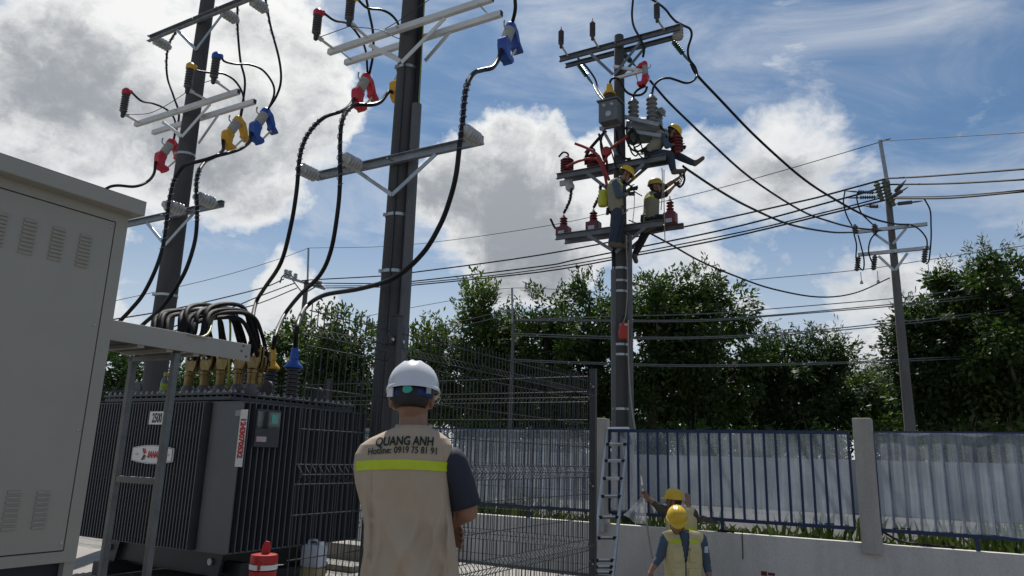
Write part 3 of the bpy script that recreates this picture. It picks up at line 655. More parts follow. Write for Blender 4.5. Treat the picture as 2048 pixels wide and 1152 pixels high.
cable([AR[1]]+pv(k, [(735, 16, -.3), (764, 20, 0), (786, 33, .2), (800, 60, .3)])+[CT[1][0]], 'black jumper from the yellow arrester curving behind the middle pole', .016)
cable(pv(k, [(727, -30, .2), (733, 0, .25), (739, 29, .3), (746, 66, .35), (746, 109, .4)])+[CT[0][0]+Vector((.02, 0, 0))], 'black cable dropping from above to the red cutout left of the middle pole', .017)
cable(pv(k, [(1026, -40, .3), (1030, 0, .36), (1030, 22, .42)])+[CT[2][0]], 'black cable dropping from above into the blue cutout of the middle pole', .022)
TR = C0+V*1.15                                                # bushings of the transformer stand on this line along U
HV = {c: Vector((*PP(x, 742, TR, U).xy, 0)) for c, x in (('blue', 586), ('yellow', 541), ('red', 499))}
capz = 2.46
def at(c): return HV[c]+Z*capz
cable([CT[0][1]]+pv(k, [(700, 210, .2), (684, 222, .0), (650, 234, -.25), (622, 260, -.42), (605, 292, -.52), (598, 328, -.56), (593, 383, -.57), (582, 450, -.5), (562, 525, -.4), (530, 575, -.2), (513, 603, 0)])+[P(505, 640, HV['red'].y-.05), at('red')], 'black cable from the middle pole red cutout down behind the black cable arches', .024, wrap=(.26, .50, 14))
cable([CT[1][1]]+pv(k, [(777, 184, .3), (762, 203, .15), (742, 210, .0), (712, 210, -.15), (692, 225, -.35), (682, 255, -.5), (680, 310, -.56), (680, 365, -.57), (675, 425, -.55), (662, 500, -.45), (640, 550, -.35), (600, 590, -.2), (570, 628, -.02)])+[P(552, 668, HV['yellow'].y-.1), at('yellow')], 'black cable from the middle pole yellow cutout down to the yellow cap', .024, wrap=(.30, .55, 14))
cable([CT[2][1]]+pv(k, [(997, 118, .3), (985, 135, .15), (966, 140, .0), (947, 147, -.2), (934, 171, -.35), (928, 208, -.47), (925, 248, -.54), (919, 292, -.56), (912, 350, -.55), (899, 401, -.5), (880, 450, -.45), (845, 507, -.42), (790, 555, -.40), (722, 577, -.25), (650, 590, -.05), (614, 612, .12)])+[P(595, 650, HV['blue'].y-.1), at('blue')], 'thick black cable sweeping across the middle pole down to the blue cap', .026, wrap=(.26, .46, 14))
cable(pv(k, [(640, 74, -.5), (690, 56, -.5), (700, 53, -.5), (760, 60, -.35), (785, 72, -.3), (800, 78, -.26)]), 'thin grey earth wire linking the arresters on the middle pole', .005, 'earth_wire', 'wire', TW)
cable(pv(k, [(905, -30, -.3), (850, 5, -.3), (800, 40, -.28), (770, 58, -.24)]), 'thin wire slanting down over the middle pole upper arm', .005, 'earth_wire', 'wire', TW)
# ================================================================ workers' pole
gporc = mat('dark_grey_porcelain', (.17, .175, .18), .25)
k = 'c'; o, rf, t = POLE[k]; N3, F3 = -.15, .17
crossarm(k, N3, (1119, 118), (1361, 55), galv_c, 'chan', .11); crossarm(k, F3, (1131, 132), (1360, 72), galv_c, 'chan', .09)
for (p, q) in (((1180, 106), (1226, 149)), ((1282, 82), (1229, 149))): brace(k, N3-.02, p, q, galv_c, .055)
brace(k, F3, (1294, 90), (1246, 148), galv_c, .055)
# short bracket that carries the red cutout
a0 = PP(1228, 133, o+V*-.13, U); a1 = PP(1228, 158, o+V*-.13, U); e1 = PP(1284, 142, o+V*-.13, U)
for q in (a0, a1):
    mb = MB(); mb.bar(q, e1, .05, .05); mb.build('bracket_arm', white_arm, t)
for (x, y, dx) in ((1122, 97, 0), (1187, 78, 0), (1312, 42, 0)):
    pass
AR3 = []
for (c, fx, fy, qx, qy, lab) in (('red', 1122, 90, 1136, 112, 'leftmost dark arrester with red tip on top of the workers pole'), ('yellow', 1185, 74, 1197, 95, 'dark arrester with yellow tip on top of the workers pole'), (None, 1314, 38, 1329, 60, 'right dark arrester on the top arm of the workers pole')):
    AR3.append(arrester(c, PP(fx, fy, o+V*-.62, U), PP(qx, qy, o+V*N3, U), lab, h=.36, cap=False))
a = PP(1356, 64, o+V*.02, U); mb = MB(); mb.lathe([(.05, -.16), (.085, -.14)]+ribs(-.12, .12, 4, .07, .10)+[(.05, .15)], 16, Matrix.Translation(a)); mb.build('post_insulator', porc, t, True)
# strain insulators (green glass discs) that hold the outgoing lines
def strain(p, q, label, m=dkgreen, group='green strain insulators'):
    mb = MB(); d = (q-p); L_ = d.length; M = axis_frame(d, p); s = thing('strain_insulator', label, 'insulator', p, group)
    mb.lathe([(.012, 0), (.02, .10)]+ribs(.10, L_*.62, 7, .026, .055)+[(.018, L_*.66)], 12, M); mb.build('ribbed_body', m, s, True)
    mb = MB(); mb.lathe([(.02, L_*.64), (.028, L_*.7), (.022, L_*.85), (.012, L_)], 8, M); mb.build('clamp', galv_c, s, True)
SR = []
for (x, y, x2, y2, f2, lab) in ((1152, 122, 1187, 170, .75, 'green strain insulator at the left end of the workers pole top arm'), (1243, 104, 1272, 133, .7, 'green strain insulator just right of the workers pole top'), (1341, 76, 1381, 126, .8, 'green strain insulator at the right end of the workers pole top arm')):
    a = PP(x, y, o+V*F3, U); b = PP(x2, y2, o+V*f2, U); strain(a, b, lab); SR.append(b)
ct3 = cutout('red', PP(1290, 142, o+V*-.05, U), 'red capped fuse cutout near the top of the workers pole', .80, 4, U)
# voltage transformer box with yellow topped bushing
b0 = PP(1221, 248, o+V*-.32, U); b1 = PP(1221, 207, o+V*-.32, U); hh = b1.z-b0.z; bc = (b0+b1)/2
boxm = mat('grey_enamel', (.13, .14, .15), .45, .2)
s = thing('voltage_transformer', 'grey metal box with yellow topped bushing on the workers pole', 'transformer', Vector((bc.x, bc.y, b0.z)))
mb = MB(); mb.box(bc, (.36, .30, hh), (U, V, Z)); mb.build('tank', boxm, s, False, .02)
mb = MB(); mb.box(bc+Z*(hh/2+.015), (.42, .35, .03), (U, V, Z)); mb.build('lid', boxm, s, False, .008)
for dx in (-.09, .06):
    mb = MB(); mb.lathe([(.035, 0), (.035, .02), (.02, .05)], 10, axis_frame(-V, bc+U*dx-V*.15+Z*.10)); mb.build('terminal', porc, s, True)
mb = MB(); mb.lathe([(.055, 0), (.055, .012), (.04, .014)], 16, axis_frame(-V, bc-U*.02-V*.15-Z*.07)); mb.build('dial', porc, s, True)
yb = bc+Z*(hh/2+.03)+U*.02
mb = MB(); mb.lathe([(.08, 0)]+ribs(.0, .16, 4, .075, .095)+[(.07, .165)], 14, Matrix.Translation(yb)); mb.build('bushing', dkporc, s, True)
mb = MB(); mb.lathe([(.115, .15), (.115, .18), (.07, .24), (.05, .36), (.035, .37)], 14, Matrix.Translation(yb)); mb.build('bushing_cap', yelp, s, True)
mb = MB(); mb.bar(b0+U*.25+V*.1, b0-U*.15+V*.1, .06, .06); mb.build('mounting_bar', galv_d, s)
mb = MB(); mb.bar(b0+U*.2+V*.1-Z*.02, Vector((o.x, o.y, b0.z-.55))-V*.13, .05, .05, V); mb.build('brace', galv_d, s)
# recloser tank with bushings
rt = PP(1290, 256, o+V*.10, U); s = thing('recloser', 'grey round tank with ribbed bushings right of the workers pole', 'switchgear', rt-Z*.25)
mb = MB(); M = axis_frame(-U*.95+V*.3, rt+U*.35); mb.lathe([(.10, -.02), (.215, 0), (.24, .06), (.24, .58), (.215, .64), (.10, .66)], 24, M); mb.build('tank', mat('tank_grey', (.15, .165, .165), .45, .1), s, True)
for (x, y, w_, hb) in ((1267, 226, .105, .26), (1304, 236, .105, .42)):
    p = PP(x, y, o+V*.05, U); mb = MB(); mb.lathe([(w_*.6, -.12)]+ribs(-.1, hb, 4 if hb < .3 else 6, w_*.66, w_)+[(.03, hb+.04), (.018, hb+.1)], 16, Matrix.Translation(p)); mb.build('bushing', gporc, s, True)
p = PP(1302, 244, o+V*.25, U); mb = MB(); mb.lathe([(.06, -.1)]+ribs(-.05, .3, 5, .08, .125)+[(.05, .33)], 16, axis_frame(-U*.8-V*.2+Z*.5, p)); mb.build('bushing', gporc, s, True)
mb = MB(); mb.bar(PP(1250, 234, o+V*-.15, U), PP(1318, 250, o+V*-.15, U), .05, .07); mb.build('mounting_arm', galv_d, s)
mb = MB(); mb.bar(PP(1256, 262, o+V*-.18, U), PP(1322, 272, o+V*-.18, U), .05, .06); mb.build('mounting_arm', galv_d, s)
# platforms of channel steel
crossarm(k, N3-.02, (1113, 353), (1331, 314), galv_c, 'chan', .11); crossarm(k, F3, (1128, 362), (1345, 321), galv_c, 'chan', .09)
for (p, q) in (((1173, 345), (1222, 383)), ((1288, 327), (1233, 380))): brace(k, N3-.04, p, q, galv_c, .06)
brace(k, F3, (1300, 329), (1250, 372), galv_c, .06)
crossarm(k, N3-.02, (1111, 476), (1326, 444), galv_c, 'chan', .11); crossarm(k, F3+.1, (1129, 484), (1367, 451), galv_c, 'chan', .1)
for (p, q) in (((1175, 470), (1225, 501)), ((1290, 455), (1231, 505))): brace(k, N3-.04, p, q, galv_c, .06)
brace(k, F3+.1, (1302, 460), (1262, 496), galv_c, .06)
for y in (532, 557, 578, 684, 704, 812): band(k, y, galv, .04)
# conduits down the pole
for (xa, yt, rr_, lab) in ((1228, 540, .058, 0), (1259, 470, .045, 1)):
    a = PP(xa, yt, o+V*-.10, U); mb = MB(); mb.tube([Vector((a.x, a.y, .2)), a], rr_, 14); mb.build('conduit', mat('grey_conduit', (.10, .105, .11), .55), t, True)
    if lab == 0: cable([Vector((a.x, a.y, 2.6)), a+Z*.0, a+Z*.5+U*.02, PP(1226, 420, o+V*-.18, U)], 'thick black cable leaving the left conduit of the workers pole', .04)
# red insulators and cable terminations on the platforms
def fat_insulator(p, label, r, h, n, m=maroon, hook=True):
    s = thing('red_insulator', label, 'insulator', p, 'dark red insulators on the workers pole'); mb = MB()
    mb.lathe([(r*.5, -.04), (r*.6, 0)]+ribs(0, h, n, r*.72, r)+[(r*.5, h+.02), (.03, h+.06)], 18, Matrix.Translation(p)); mb.build('ribbed_body', m, s, True)
    if hook:
        mb = MB(); mb.tube(catmull([p+Z*h, p+Z*(h+.10)-U*.02, p+Z*(h+.16)+U*.08, p+Z*(h+.08)+U*.18], 4), .018, 8); mb.build('cable_stub', rubber, s, True)
    return p+Z*(h+.05)
fat_insulator(PP(1134, 343, o+V*-.1, U), 'dark red ribbed insulator at the left end of the middle platform', .13, .25, 5)
fat_insulator(PP(1187, 334, o+V*-.05, U), 'dark red ribbed insulator near the red hoses beside the pole', .13, .24, 5)
fat_insulator(PP(1354, 303, o+V*.12, U), 'dark red ribbed insulator beside the sitting worker', .115, .28, 5, maroon, False)
def ct_box(x, y, w, lab, hb=.18, hr=.20):
    p = PP(x, y, o+V*-.05, U); s = thing('current_transformer', lab, 'transformer', p, 'red current transformers on the lower platform')
    mb = MB(); mb.box(p+Z*(hb/2), (w, w*.8, hb), (U, V, Z)); mb.lathe([(w*.36, hb-.01), (w*.33, hb+.03), (w*.2, hb+.06)], 14, Matrix.Translation(p)); mb.build('body', maroon, s, False, .018)
    mb = MB(); mb.lathe([(w*.2, hb+.03)]+ribs(hb+.05, hb+hr, 3, w*.17, w*.30)+[(w*.14, hb+hr+.01)], 16, Matrix.Translation(p)); mb.build('ribbed_bushing', maroon, s, True)
    mb = MB(); mb.lathe([(.022, hb+hr), (.022, hb+hr+.04), (.010, hb+hr+.045), (.010, hb+hr+.09)], 8, Matrix.Translation(p)); mb.build('terminal', galv, s, True)
    mb = MB(); mb.box(p+Z*.04-V*(w*.42), (w*.5, .015, .07), (U, V, Z)); mb.build('nameplate', galv, s); return p+Z*(hb+hr+.08)
q1 = ct_box(1127, 472, .25, 'red boxed current transformer at the left end of the lower platform', .17, .20)
q2 = ct_box(1187, 462, .25, 'red boxed current transformer left of the pole on the lower platform', .17, .20)
q3 = ct_box(1341, 448, .22, 'red round current transformer right of the crouching worker', .20, .22)
for (x, y, q, xb, lab, wr) in ((1140, 366, q1, 1139, 'black wrapped cable hanging down to the leftmost red box', True), (1198, 366, q2, 1190, 'black wrapped cable hanging down to the second red box', True)):
    cable([PP(x+3, y, o+V*-.02, U), PP(x+2, y+22, o+V*-.04, U), PP((x+xb)/2-1, y+38, o+V*-.05, U), q], lab, .026, wrap=(.15, .9, 8))
s = thing('hanging_insulator', 'pale insulator hanging under the left end of the middle platform', 'insulator', PP(1140, 362, o+V*.0, U))
mb = MB(); p = PP(1140, 362, o, U); mb.lathe([(.05, -.20), (.085, -.16), (.09, -.10), (.06, -.04), (.04, 0)], 14, Matrix.Translation(p)); mb.build('bell', porc, s, True)
mb = MB(); mb.box(p-Z*.02+U*.08, (.26, .05, .10), (U, V, Z)); mb.build('bracket', porc, s)
cable([q1-Z*.22, PP(1112, 457, o+V*-.1, U), PP(1101, 438, o+V*-.1, U)], 'short black cable stub sticking out left of the lower platform', .022)
# red insulating hoses clipped round the live parts
redh = mat('red_hose', (.27, .02, .015), .45)
for pts, lab, r in (([(1150, 287, -.35), (1175, 297, -.3), (1196, 311, -.3), (1208, 335, -.32), (1218, 360, -.35)], 'long red insulating hose bending down towards the standing worker', .026),
                    ([(1133, 334, -.3), (1155, 323, -.32), (1176, 318, -.3), (1196, 320, -.3), (1208, 345, -.3), (1214, 372, -.3)], 'red insulating hose lying over the two left red insulators', .026),
                    ([(1256, 272, -.28), (1236, 286, -.3), (1218, 300, -.3), (1214, 312, -.3), (1206, 330, -.28)], 'red insulating hose crossing in front of the pole under the grey box', .026)):
    cable(pv(k, pts), lab, r, 'insulating_hose', 'hose', redh)
mb = MB(); p = PP(1213, 303, o+V*-.34, U); mb.lathe([(.02, -.05), (.085, -.04), (.09, 0), (.085, .04), (.02, .05)], 14, axis_frame(V, p)); solo(mb, 'red_disc', redh, 'small red round cover on the hose left of the pole', 'cover', None, True)
# cables of the workers' pole
for pts, lab, r in (
    ([(1268, -24, .2), (1266, 0, .1), (1264, 30, 0), (1268, 54, -.1), (1281, 78, -.2), (1288, 97, -.2), (1286, 114, -.08)], 'black cable curving in from above to the red cutout on the workers pole', .022),
    ([(1296, -6, 0), (1318, 8, 0), (1332, 20, .02), (1341, 32, .05), (1352, 43, .05), (1367, 51, .08), (1380, 58, .1), (1383, 72, .15), (1376, 97, .25), (1378, 117, .4), (1390, 134, .6), (1394, 150, .6), (1387, 161, .4), (1372, 166, .3), (1352, 160, .2), (1337, 156, .15), (1321, 159, .1), (1308, 172, .08), (1304, 192, .05), (1304, 200, .05)], 'black cable wandering round the right arm end down to a recloser bushing', .022),
    ([(1155, 116, .2), (1166, 126, .3), (1178, 140, .35), (1190, 158, .3), (1197, 178, .15), (1208, 196, -.1), (1216, 202, -.2)], 'black cable from the left strain insulator down to the grey box', .02),
    ([(1187, 170, .7), (1192, 182, .4), (1202, 196, .1), (1212, 206, -.05)], 'short black cable beside the left strain insulator tail', .02),
    ([(1219, 168, -.32), (1222, 160, -.34), (1228, 156, -.34), (1238, 159, -.3), (1244, 170, -.26), (1252, 183, -.24), (1265, 190, -.2), (1280, 190, -.15), (1290, 184, -.1), (1294, 174, -.06)], 'black cable looping from the yellow bushing to the red cutout', .022),
    ([(1267, 204, .05), (1267, 194, .03), (1271, 184, 0), (1280, 177, -.03), (1291, 172, -.05)], 'black cable from the left recloser bushing up to the red cutout', .022),
    ([(1212, 262, -.2), (1195, 280, -.25), (1180, 298, -.2), (1172, 314, -.15), (1172, 330, -.1)], 'black cable arching left under the grey box', .03),
    ([(1208, 262, -.3), (1202, 280, -.32), (1203, 300, -.3), (1208, 320, -.28)], 'black cable curving down beside the pole under the grey box', .022),
    ([(1252, 256, -.1), (1258, 262, -.15), (1264, 258, -.2), (1270, 266, -.25), (1274, 278, -.25), (1268, 288, -.25), (1258, 282, -.25), (1257, 268, -.25), (1266, 260, -.25)], 'coil of black cable hanging between pole and sitting worker', .03),
    ([(1258, 290, -.2), (1264, 306, -.22), (1272, 312, -.22), (1276, 304, -.22), (1268, 296, -.22), (1276, 292, -.22), (1284, 285, -.2)], 'thin black cable coil dangling right of the pole', .014),
    ([(1318, 248, .1), (1328, 262, .0), (1333, 275, -.1)], 'short black cable behind the sitting worker', .02),
    ([(1258, 368, -.3), (1268, 382, -.3), (1284, 392, -.3)], 'thin black strap in front of the standing worker', .01)):
    cable(pv(k, pts), lab, r)
rr = random.Random(21); NM = ['under the grey box', 'beside the cable coil', 'behind the red hoses', 'left of the sitting worker', 'behind the standing worker', 'below the recloser tank', 'right of the yellow bag']
for i, (x0, y0, x1, y1) in enumerate(((1232, 262, 1262, 318), (1248, 266, 1290, 296), (1198, 268, 1214, 350), (1262, 280, 1300, 312), (1222, 300, 1262, 372), (1276, 268, 1316, 300), (1216, 372, 1222, 452))):
    xm, ym = (x0+x1)/2+rr.uniform(-12, 12), (y0+y1)/2+rr.uniform(6, 20)
    cable(pv(k, [(x0, y0, -.18), ((x0+xm)/2, (y0+ym)/2+4, -.24), (xm, ym, -.26), ((x1+xm)/2, (y1+ym)/2+5, -.24), (x1, y1, -.2)]), 'loose black cable hanging '+NM[i], rr.choice((.012, .018, .022)))
# bags and ropes
def bag(p, w, h, d, m, label, strap=True):
    s = thing('tool_bag', label, 'bag', p-Z*h); mb = MB(); n = 16
    for (f, q) in ((0, .82), (.06, .98), (.35, 1.04), (.7, .95), (.93, .84), (1, .7)):
        mb.v += [p-Z*h*(1-f)+U*(math.cos(a)*w/2*q*(1+.05*math.sin(3*a+f*9)))+V*(math.sin(a)*d/2*q) for a in [6.2832*i/n for i in range(n)]]
    for i in range(5):
        for j in range(n): mb.f.append((i*n+j, i*n+(j+1) % n, (i+1)*n+(j+1) % n, (i+1)*n+j)); mb.mi.append(0)
    mb.f += [tuple(range(n-1, -1, -1)), tuple(range(5*n, 6*n))]; mb.mi += [0, 0]; mb.build('sack', m, s, True)
    if strap:
        mb = MB(); mb.tube(catmull([p+U*w*.3, p+Z*.13, p-U*w*.3], 5), .008, 6); mb.build('strap', rubber, s)
bag(PP(1207, 381, o+V*-.32, U), .20, .30, .16, mat('yellow_bag', (.50, .50, .03), .5), 'bright yellow tool bag hanging left of the standing worker')
bag(PP(1247, 646, o+V*-.26, U), .175, .28, .12, mat('red_bag', (.40, .035, .02), .6), 'red bag tied to the workers pole halfway up')
mb = MB(); a = PP(1247, 646, o+V*-.3, U); mb.bar(a+U*.06-Z*.03, a-U*.09-Z*.03, .01, .035)
solo(mb, 'pale_strap', porc, 'pale strap wound round the red bag on the pole', 'strap')
rope_m = mat('rope', (.30, .27, .22), .8, 0, .2, 40)
for pts, lab, r, m in (
    ([(1252, 470, -.3), (1255, 560, -.3), (1252, 625, -.3), (1247, 645, -.3)], 'rope holding the red bag against the workers pole', .008, rope_m),
    ([(1257, 640, -.35), (1257, 720, -.4), (1262, 800, -.5), (1272, 870, -.9), (1281, 940, -1.3), (1289, 1010, -1.9), (1297, 1070, -2.0), (1305, 1118, -2.0)], 'pale hose running down the workers pole to the worker behind', .012, rope_m),
    ([(1328, 340, -.25), (1328, 400, -.25), (1330, 484, -.25)], 'taut rope hanging below the sitting worker', .008, rope_m),
    ([(1324, 336, -.25), (1325, 380, -.25), (1322, 420, -.25)], 'second rope hanging below the sitting worker', .008, rope_m),
    ([(1269, 390, -.35), (1268, 420, -.35), (1265, 446, -.3)], 'thin cord hanging from the standing workers gloves', .006, rope_m)):
    cable(pv(k, pts), lab, r, 'rope', 'rope', m)

# ================================================================ right pole
k = 'd'; o, rf, t = POLE[k]
mb = MB(); a = P(1769, 366, 19.5); b = P(1760, 281, 19.5); mb.tube([Vector((o.x, o.y, a.z-.9)), Vector((o.x, o.y-.02, a.z)), b], .055, 10); mb.build('lightning_spike', galv_d, t, True)
crossarm(k, -.16, (1707, 466), (1854, 447), galv, 'box', .10); crossarm(k, -.16, (1717, 512), (1858, 493), galv, 'box', .10)
for (p, q) in (((1747, 466), (1778, 488)), ((1812, 457), (1786, 488)), ((1757, 512), (1788, 541)), ((1815, 506), (1790, 541))): brace(k, -.19, p, q, galv, .07)
for (x, y, x2, y2) in ((1755, 372, 1764, 400), (1770, 368, 1776, 398), (1776, 385, 1788, 412)):
    mb = MB(); a = PP(x, y, o+V*-.2, U); b = PP(x2, y2, o+V*-.14, U); mb.tube([a, b], .06, 8); mb.lathe(ribs(-.3, .1, 4, .06, .10), 12, axis_frame(a-b, a)); mb.build('top_insulator', mat('mossy_metal', (.12, .14, .10), .7), t, True)
for i, (x, y) in enumerate(((1710, 458), (1750, 457), (1716, 522), (1749, 520), (1850, 505))):
    mb = MB(); c = PP(x, y, o+V*-.22, U)
    if y < 500: mb.lathe([(.05, -.12)]+ribs(-.12, .10, 4, .05, .085)+[(.03, .14)], 12, Matrix.Translation(c)); mb.build('pin_insulator', dkporc, t, True)
    else:
        s = cutout_small = thing('fuse_cutout', ['', '', 'leftmost small fuse cutout on the lower arm of the right pole', 'small fuse cutout left of the shaft of the right pole', 'small fuse cutout at the right end of the right pole arm'][i], 'fuse cutout', c-Z*.4, 'small fuse cutouts on the right pole')
        mb.lathe([(.03, -.30)]+ribs(-.28, .12, 6, .045, .075)+[(.03, .14)], 12, Matrix.Translation(c) @ Matrix.Rotation(.2, 4, 'Y')); mb.build('ribbed_body', dkporc, s, True)
        mb = MB(); mb.tube([c+Vector((.05, 0, -.32)), c+Vector((.05, 0, -.60))], .012, 6); mb.lathe([(.05, -.66), (.03, -.58)], 8, Matrix.Translation(c+Vector((.05, 0, 0)))); mb.build('hanging_rod', galv, s, True)
JD = [([(1690, 382), (1687, 405), (1693, 430), (1704, 452)], 'leftmost drooping jumper of the right pole'), ([(1715, 385), (1714, 400), (1722, 425), (1738, 442), (1749, 452)], 'second drooping jumper of the right pole'),
      ([(1848, 397), (1860, 420), (1862, 450), (1862, 480), (1858, 520), (1852, 528)], 'long jumper loop at the right end of the right pole'), ([(1822, 449), (1840, 460), (1853, 478), (1854, 498)], 'short jumper from upper to lower arm at the right end'),
      ([(1708, 468), (1713, 490), (1712, 515), (1716, 530), (1726, 540), (1728, 520), (1722, 492), (1716, 470)], 'jumper loop round the leftmost small cutout'), ([(1756, 462), (1742, 478), (1737, 500), (1742, 520), (1750, 532)], 'curved jumper left of the right pole shaft')]
for pts, lab in JD: cable([PP(x, y, o+V*-.28, U) for x, y in pts], 'thin black '+lab, .02, 'jumper_wire', 'wire')
# ================================================================ far pole on the left, thin post
k = 'e'; o, rf, t = POLE[k]
mb = MB(); a = P(604, 562, 36); b = P(617, 496, 36); mb.tube([Vector((o.x, o.y, a.z-.5)), Vector((o.x+.05, o.y, a.z)), b], .05, 8); mb.build('lightning_spike', galv_d, t, True)
mb = MB(); mb.bar(P(568, 553, 36), P(650, 578, 36), .12, .12); mb.build('crossarm', galv_d, t)
for p, q in (((585, 560), (604, 585)), ((632, 573), (606, 588))): mb = MB(); mb.bar(P(*p, 36), P(*q, 36), .05, .06); mb.build('brace', galv_d, t)
for (x, y) in ((571, 553), (579, 555), (590, 561), (632, 574), (639, 576)):
    mb = MB(); mb.lathe([(.05, 0)]+ribs(.0, .32, 4, .07, .12)+[(.04, .34)], 10, Matrix.Translation(P(x, y, 36)+Z*.05)); mb.build('pin_insulator', porc, t, True)
cable([P(x, y, 36) for x, y in ((560, 566), (564, 554), (572, 549), (582, 551), (592, 560))], 'small jumper arch on the left arm of the distant pole', .035, 'jumper_wire', 'wire')
cable([P(x, y, 36) for x, y in ((622, 573), (630, 570), (640, 571), (650, 577))], 'small jumper arch on the right arm of the distant pole', .035, 'jumper_wire', 'wire')
k = 'f'; o, rf, t = POLE[k]
mb = MB(); mb.tube([P(1025, 648, 23.5), P(1024, 576, 23.5)], .035, 8); mb.build('lightning_spike', galv_d, t, True)
mb = MB(); mb.bar(P(1013, 621, 23.5)-V*.1, P(1030, 625, 23.5)-V*.1, .05, .06); mb.build('short_arm', galv_d, t)
# ================================================================ overhead lines
def line(pts, YA, YB, label, r=.02, m=rubber, name='power_line', n=5, group=None):
    a = P(*pts[0], YA); b = P(*pts[-1], YB); d = Vector((b.x-a.x, b.y-a.y, 0)).normalized()
    q = [a]+[PP(x, y, a, d) for x, y in pts[1:-1]]+[b]; mb = MB(); mb.tube(catmull(q, n), r, 6); solo(mb, name, m, label, 'wire', group, True)
line([(604, 561), (635, 559), (763, 552), (833, 544), (1080, 510), (1367, 454), (1600, 403), (1660, 388), (1770, 358)], 36, 19.3, 'uppermost black power line between distant pole and right pole', .028)
line([(606, 566), (763, 567), (832, 562), (1080, 533), (1158, 518), (1440, 461), (1660, 404), (1770, 374)], 36, 19.4, 'second black power line between distant pole and right pole', .028)
line([(612, 572), (763, 571), (832, 566), (1080, 539), (1440, 473), (1660, 422), (1772, 393)], 36, 19.5, 'thin middle power line between distant pole and right pole', .022)
line([(650, 576), (762, 574), (830, 570), (1080, 544), (1264, 512), (1440, 479), (1660, 427), (1775, 399)], 36, 19.6, 'lowest black power line between distant pole and right pole', .028)
line([(568, 558), (520, 577), (353, 617), (219, 640), (100, 660)], 36, 30, 'upper black line running left from the distant pole', .03)
line([(590, 566), (520, 592), (450, 620), (300, 668), (100, 730)], 36, 26, 'middle black line running left from the distant pole', .028)
line([(594, 576), (520, 606), (430, 632), (300, 680), (100, 750)], 36, 26, 'lower black line running left from the distant pole', .026)
line([(617, 496), (555, 519), (430, 556), (228, 602), (60, 636)], 36, 30, 'thin ground wire running left from the distant pole spike', .014, TW)
line([(617, 496), (769, 493), (903, 480), (1080, 454), (1206, 429), (1440, 376), (1754, 286), (1760, 282)], 36, 19.5, 'thin ground wire between the distant pole spike and right pole spike', .012, TW)
line([(1760, 282), (1900, 274), (2048, 265), (2300, 250)], 19.5, 13, 'thin ground wire running right from the right pole spike', .012, TW)
line([(1770, 357), (1850, 353), (2048, 338), (2300, 318)], 19.3, 13, 'uppermost black line running right from the right pole', .026)
line([(1780, 369), (1900, 367), (2048, 359), (2300, 344)], 19.4, 13, 'second black line running right from the right pole', .026)
line([(1783, 394), (1900, 392), (2048, 380), (2300, 358)], 19.5, 13, 'thin third line running right from the right pole', .016)
line([(1785, 397), (1900, 396), (2048, 383), (2300, 362)], 19.6, 13, 'lowest black line running right from the right pole', .026)
for (pts, lab) in (([(1790, 384), (1812, 360)], 'upper'), ([(1784, 394), (1816, 374)], 'middle'), ([(1792, 408), (1845, 402)], 'lower')):
    a = P(*pts[0], 19.3); b = P(*pts[1], 18.3); strain(a, b, 'slim strain insulator %s right of the right pole top' % lab, dkporc, 'slim strain insulators at the right pole')
for (pts, lab) in (([(1754, 386), (1692, 382)], 'upper'), ([(1758, 394), (1696, 396)], 'middle'), ([(1760, 413), (1728, 412)], 'lower')):
    a = P(*pts[0], 19.4); b = P(*pts[1], 20.0); strain(a, b, 'slim strain insulator %s left of the right pole top' % lab, dkporc, 'slim strain insulators at the right pole')
c3 = POLE['c'][0]
line([(1381, 126), (1394, 150), (1440, 199), (1500, 262), (1560, 318), (1610, 360), (1660, 393), (1732, 432), (1785, 447), (1822, 449)], c3.y+.65, 19.2, 'long black cable from the right end of the workers pole top arm', .027)
line([(1299, 160), (1335, 202), (1380, 246), (1416, 280), (1500, 355), (1600, 420), (1660, 443), (1707, 455), (1762, 461)], c3.y, 19.2, 'long black cable from the red cutout to the right pole', .024)
line([(1366, 332), (1375, 339), (1440, 382), (1500, 415), (1580, 449), (1660, 464), (1704, 465)], c3.y-.3, 19.2, 'long black cable from the crouching worker to the right pole', .024)
line([(1299, 466), (1340, 488), (1400, 522), (1473, 553), (1546, 578), (1637, 594), (1710, 586), (1779, 556)], c3.y+.2, 19.3, 'slack grey cable sagging deep between workers pole and right pole', .018)
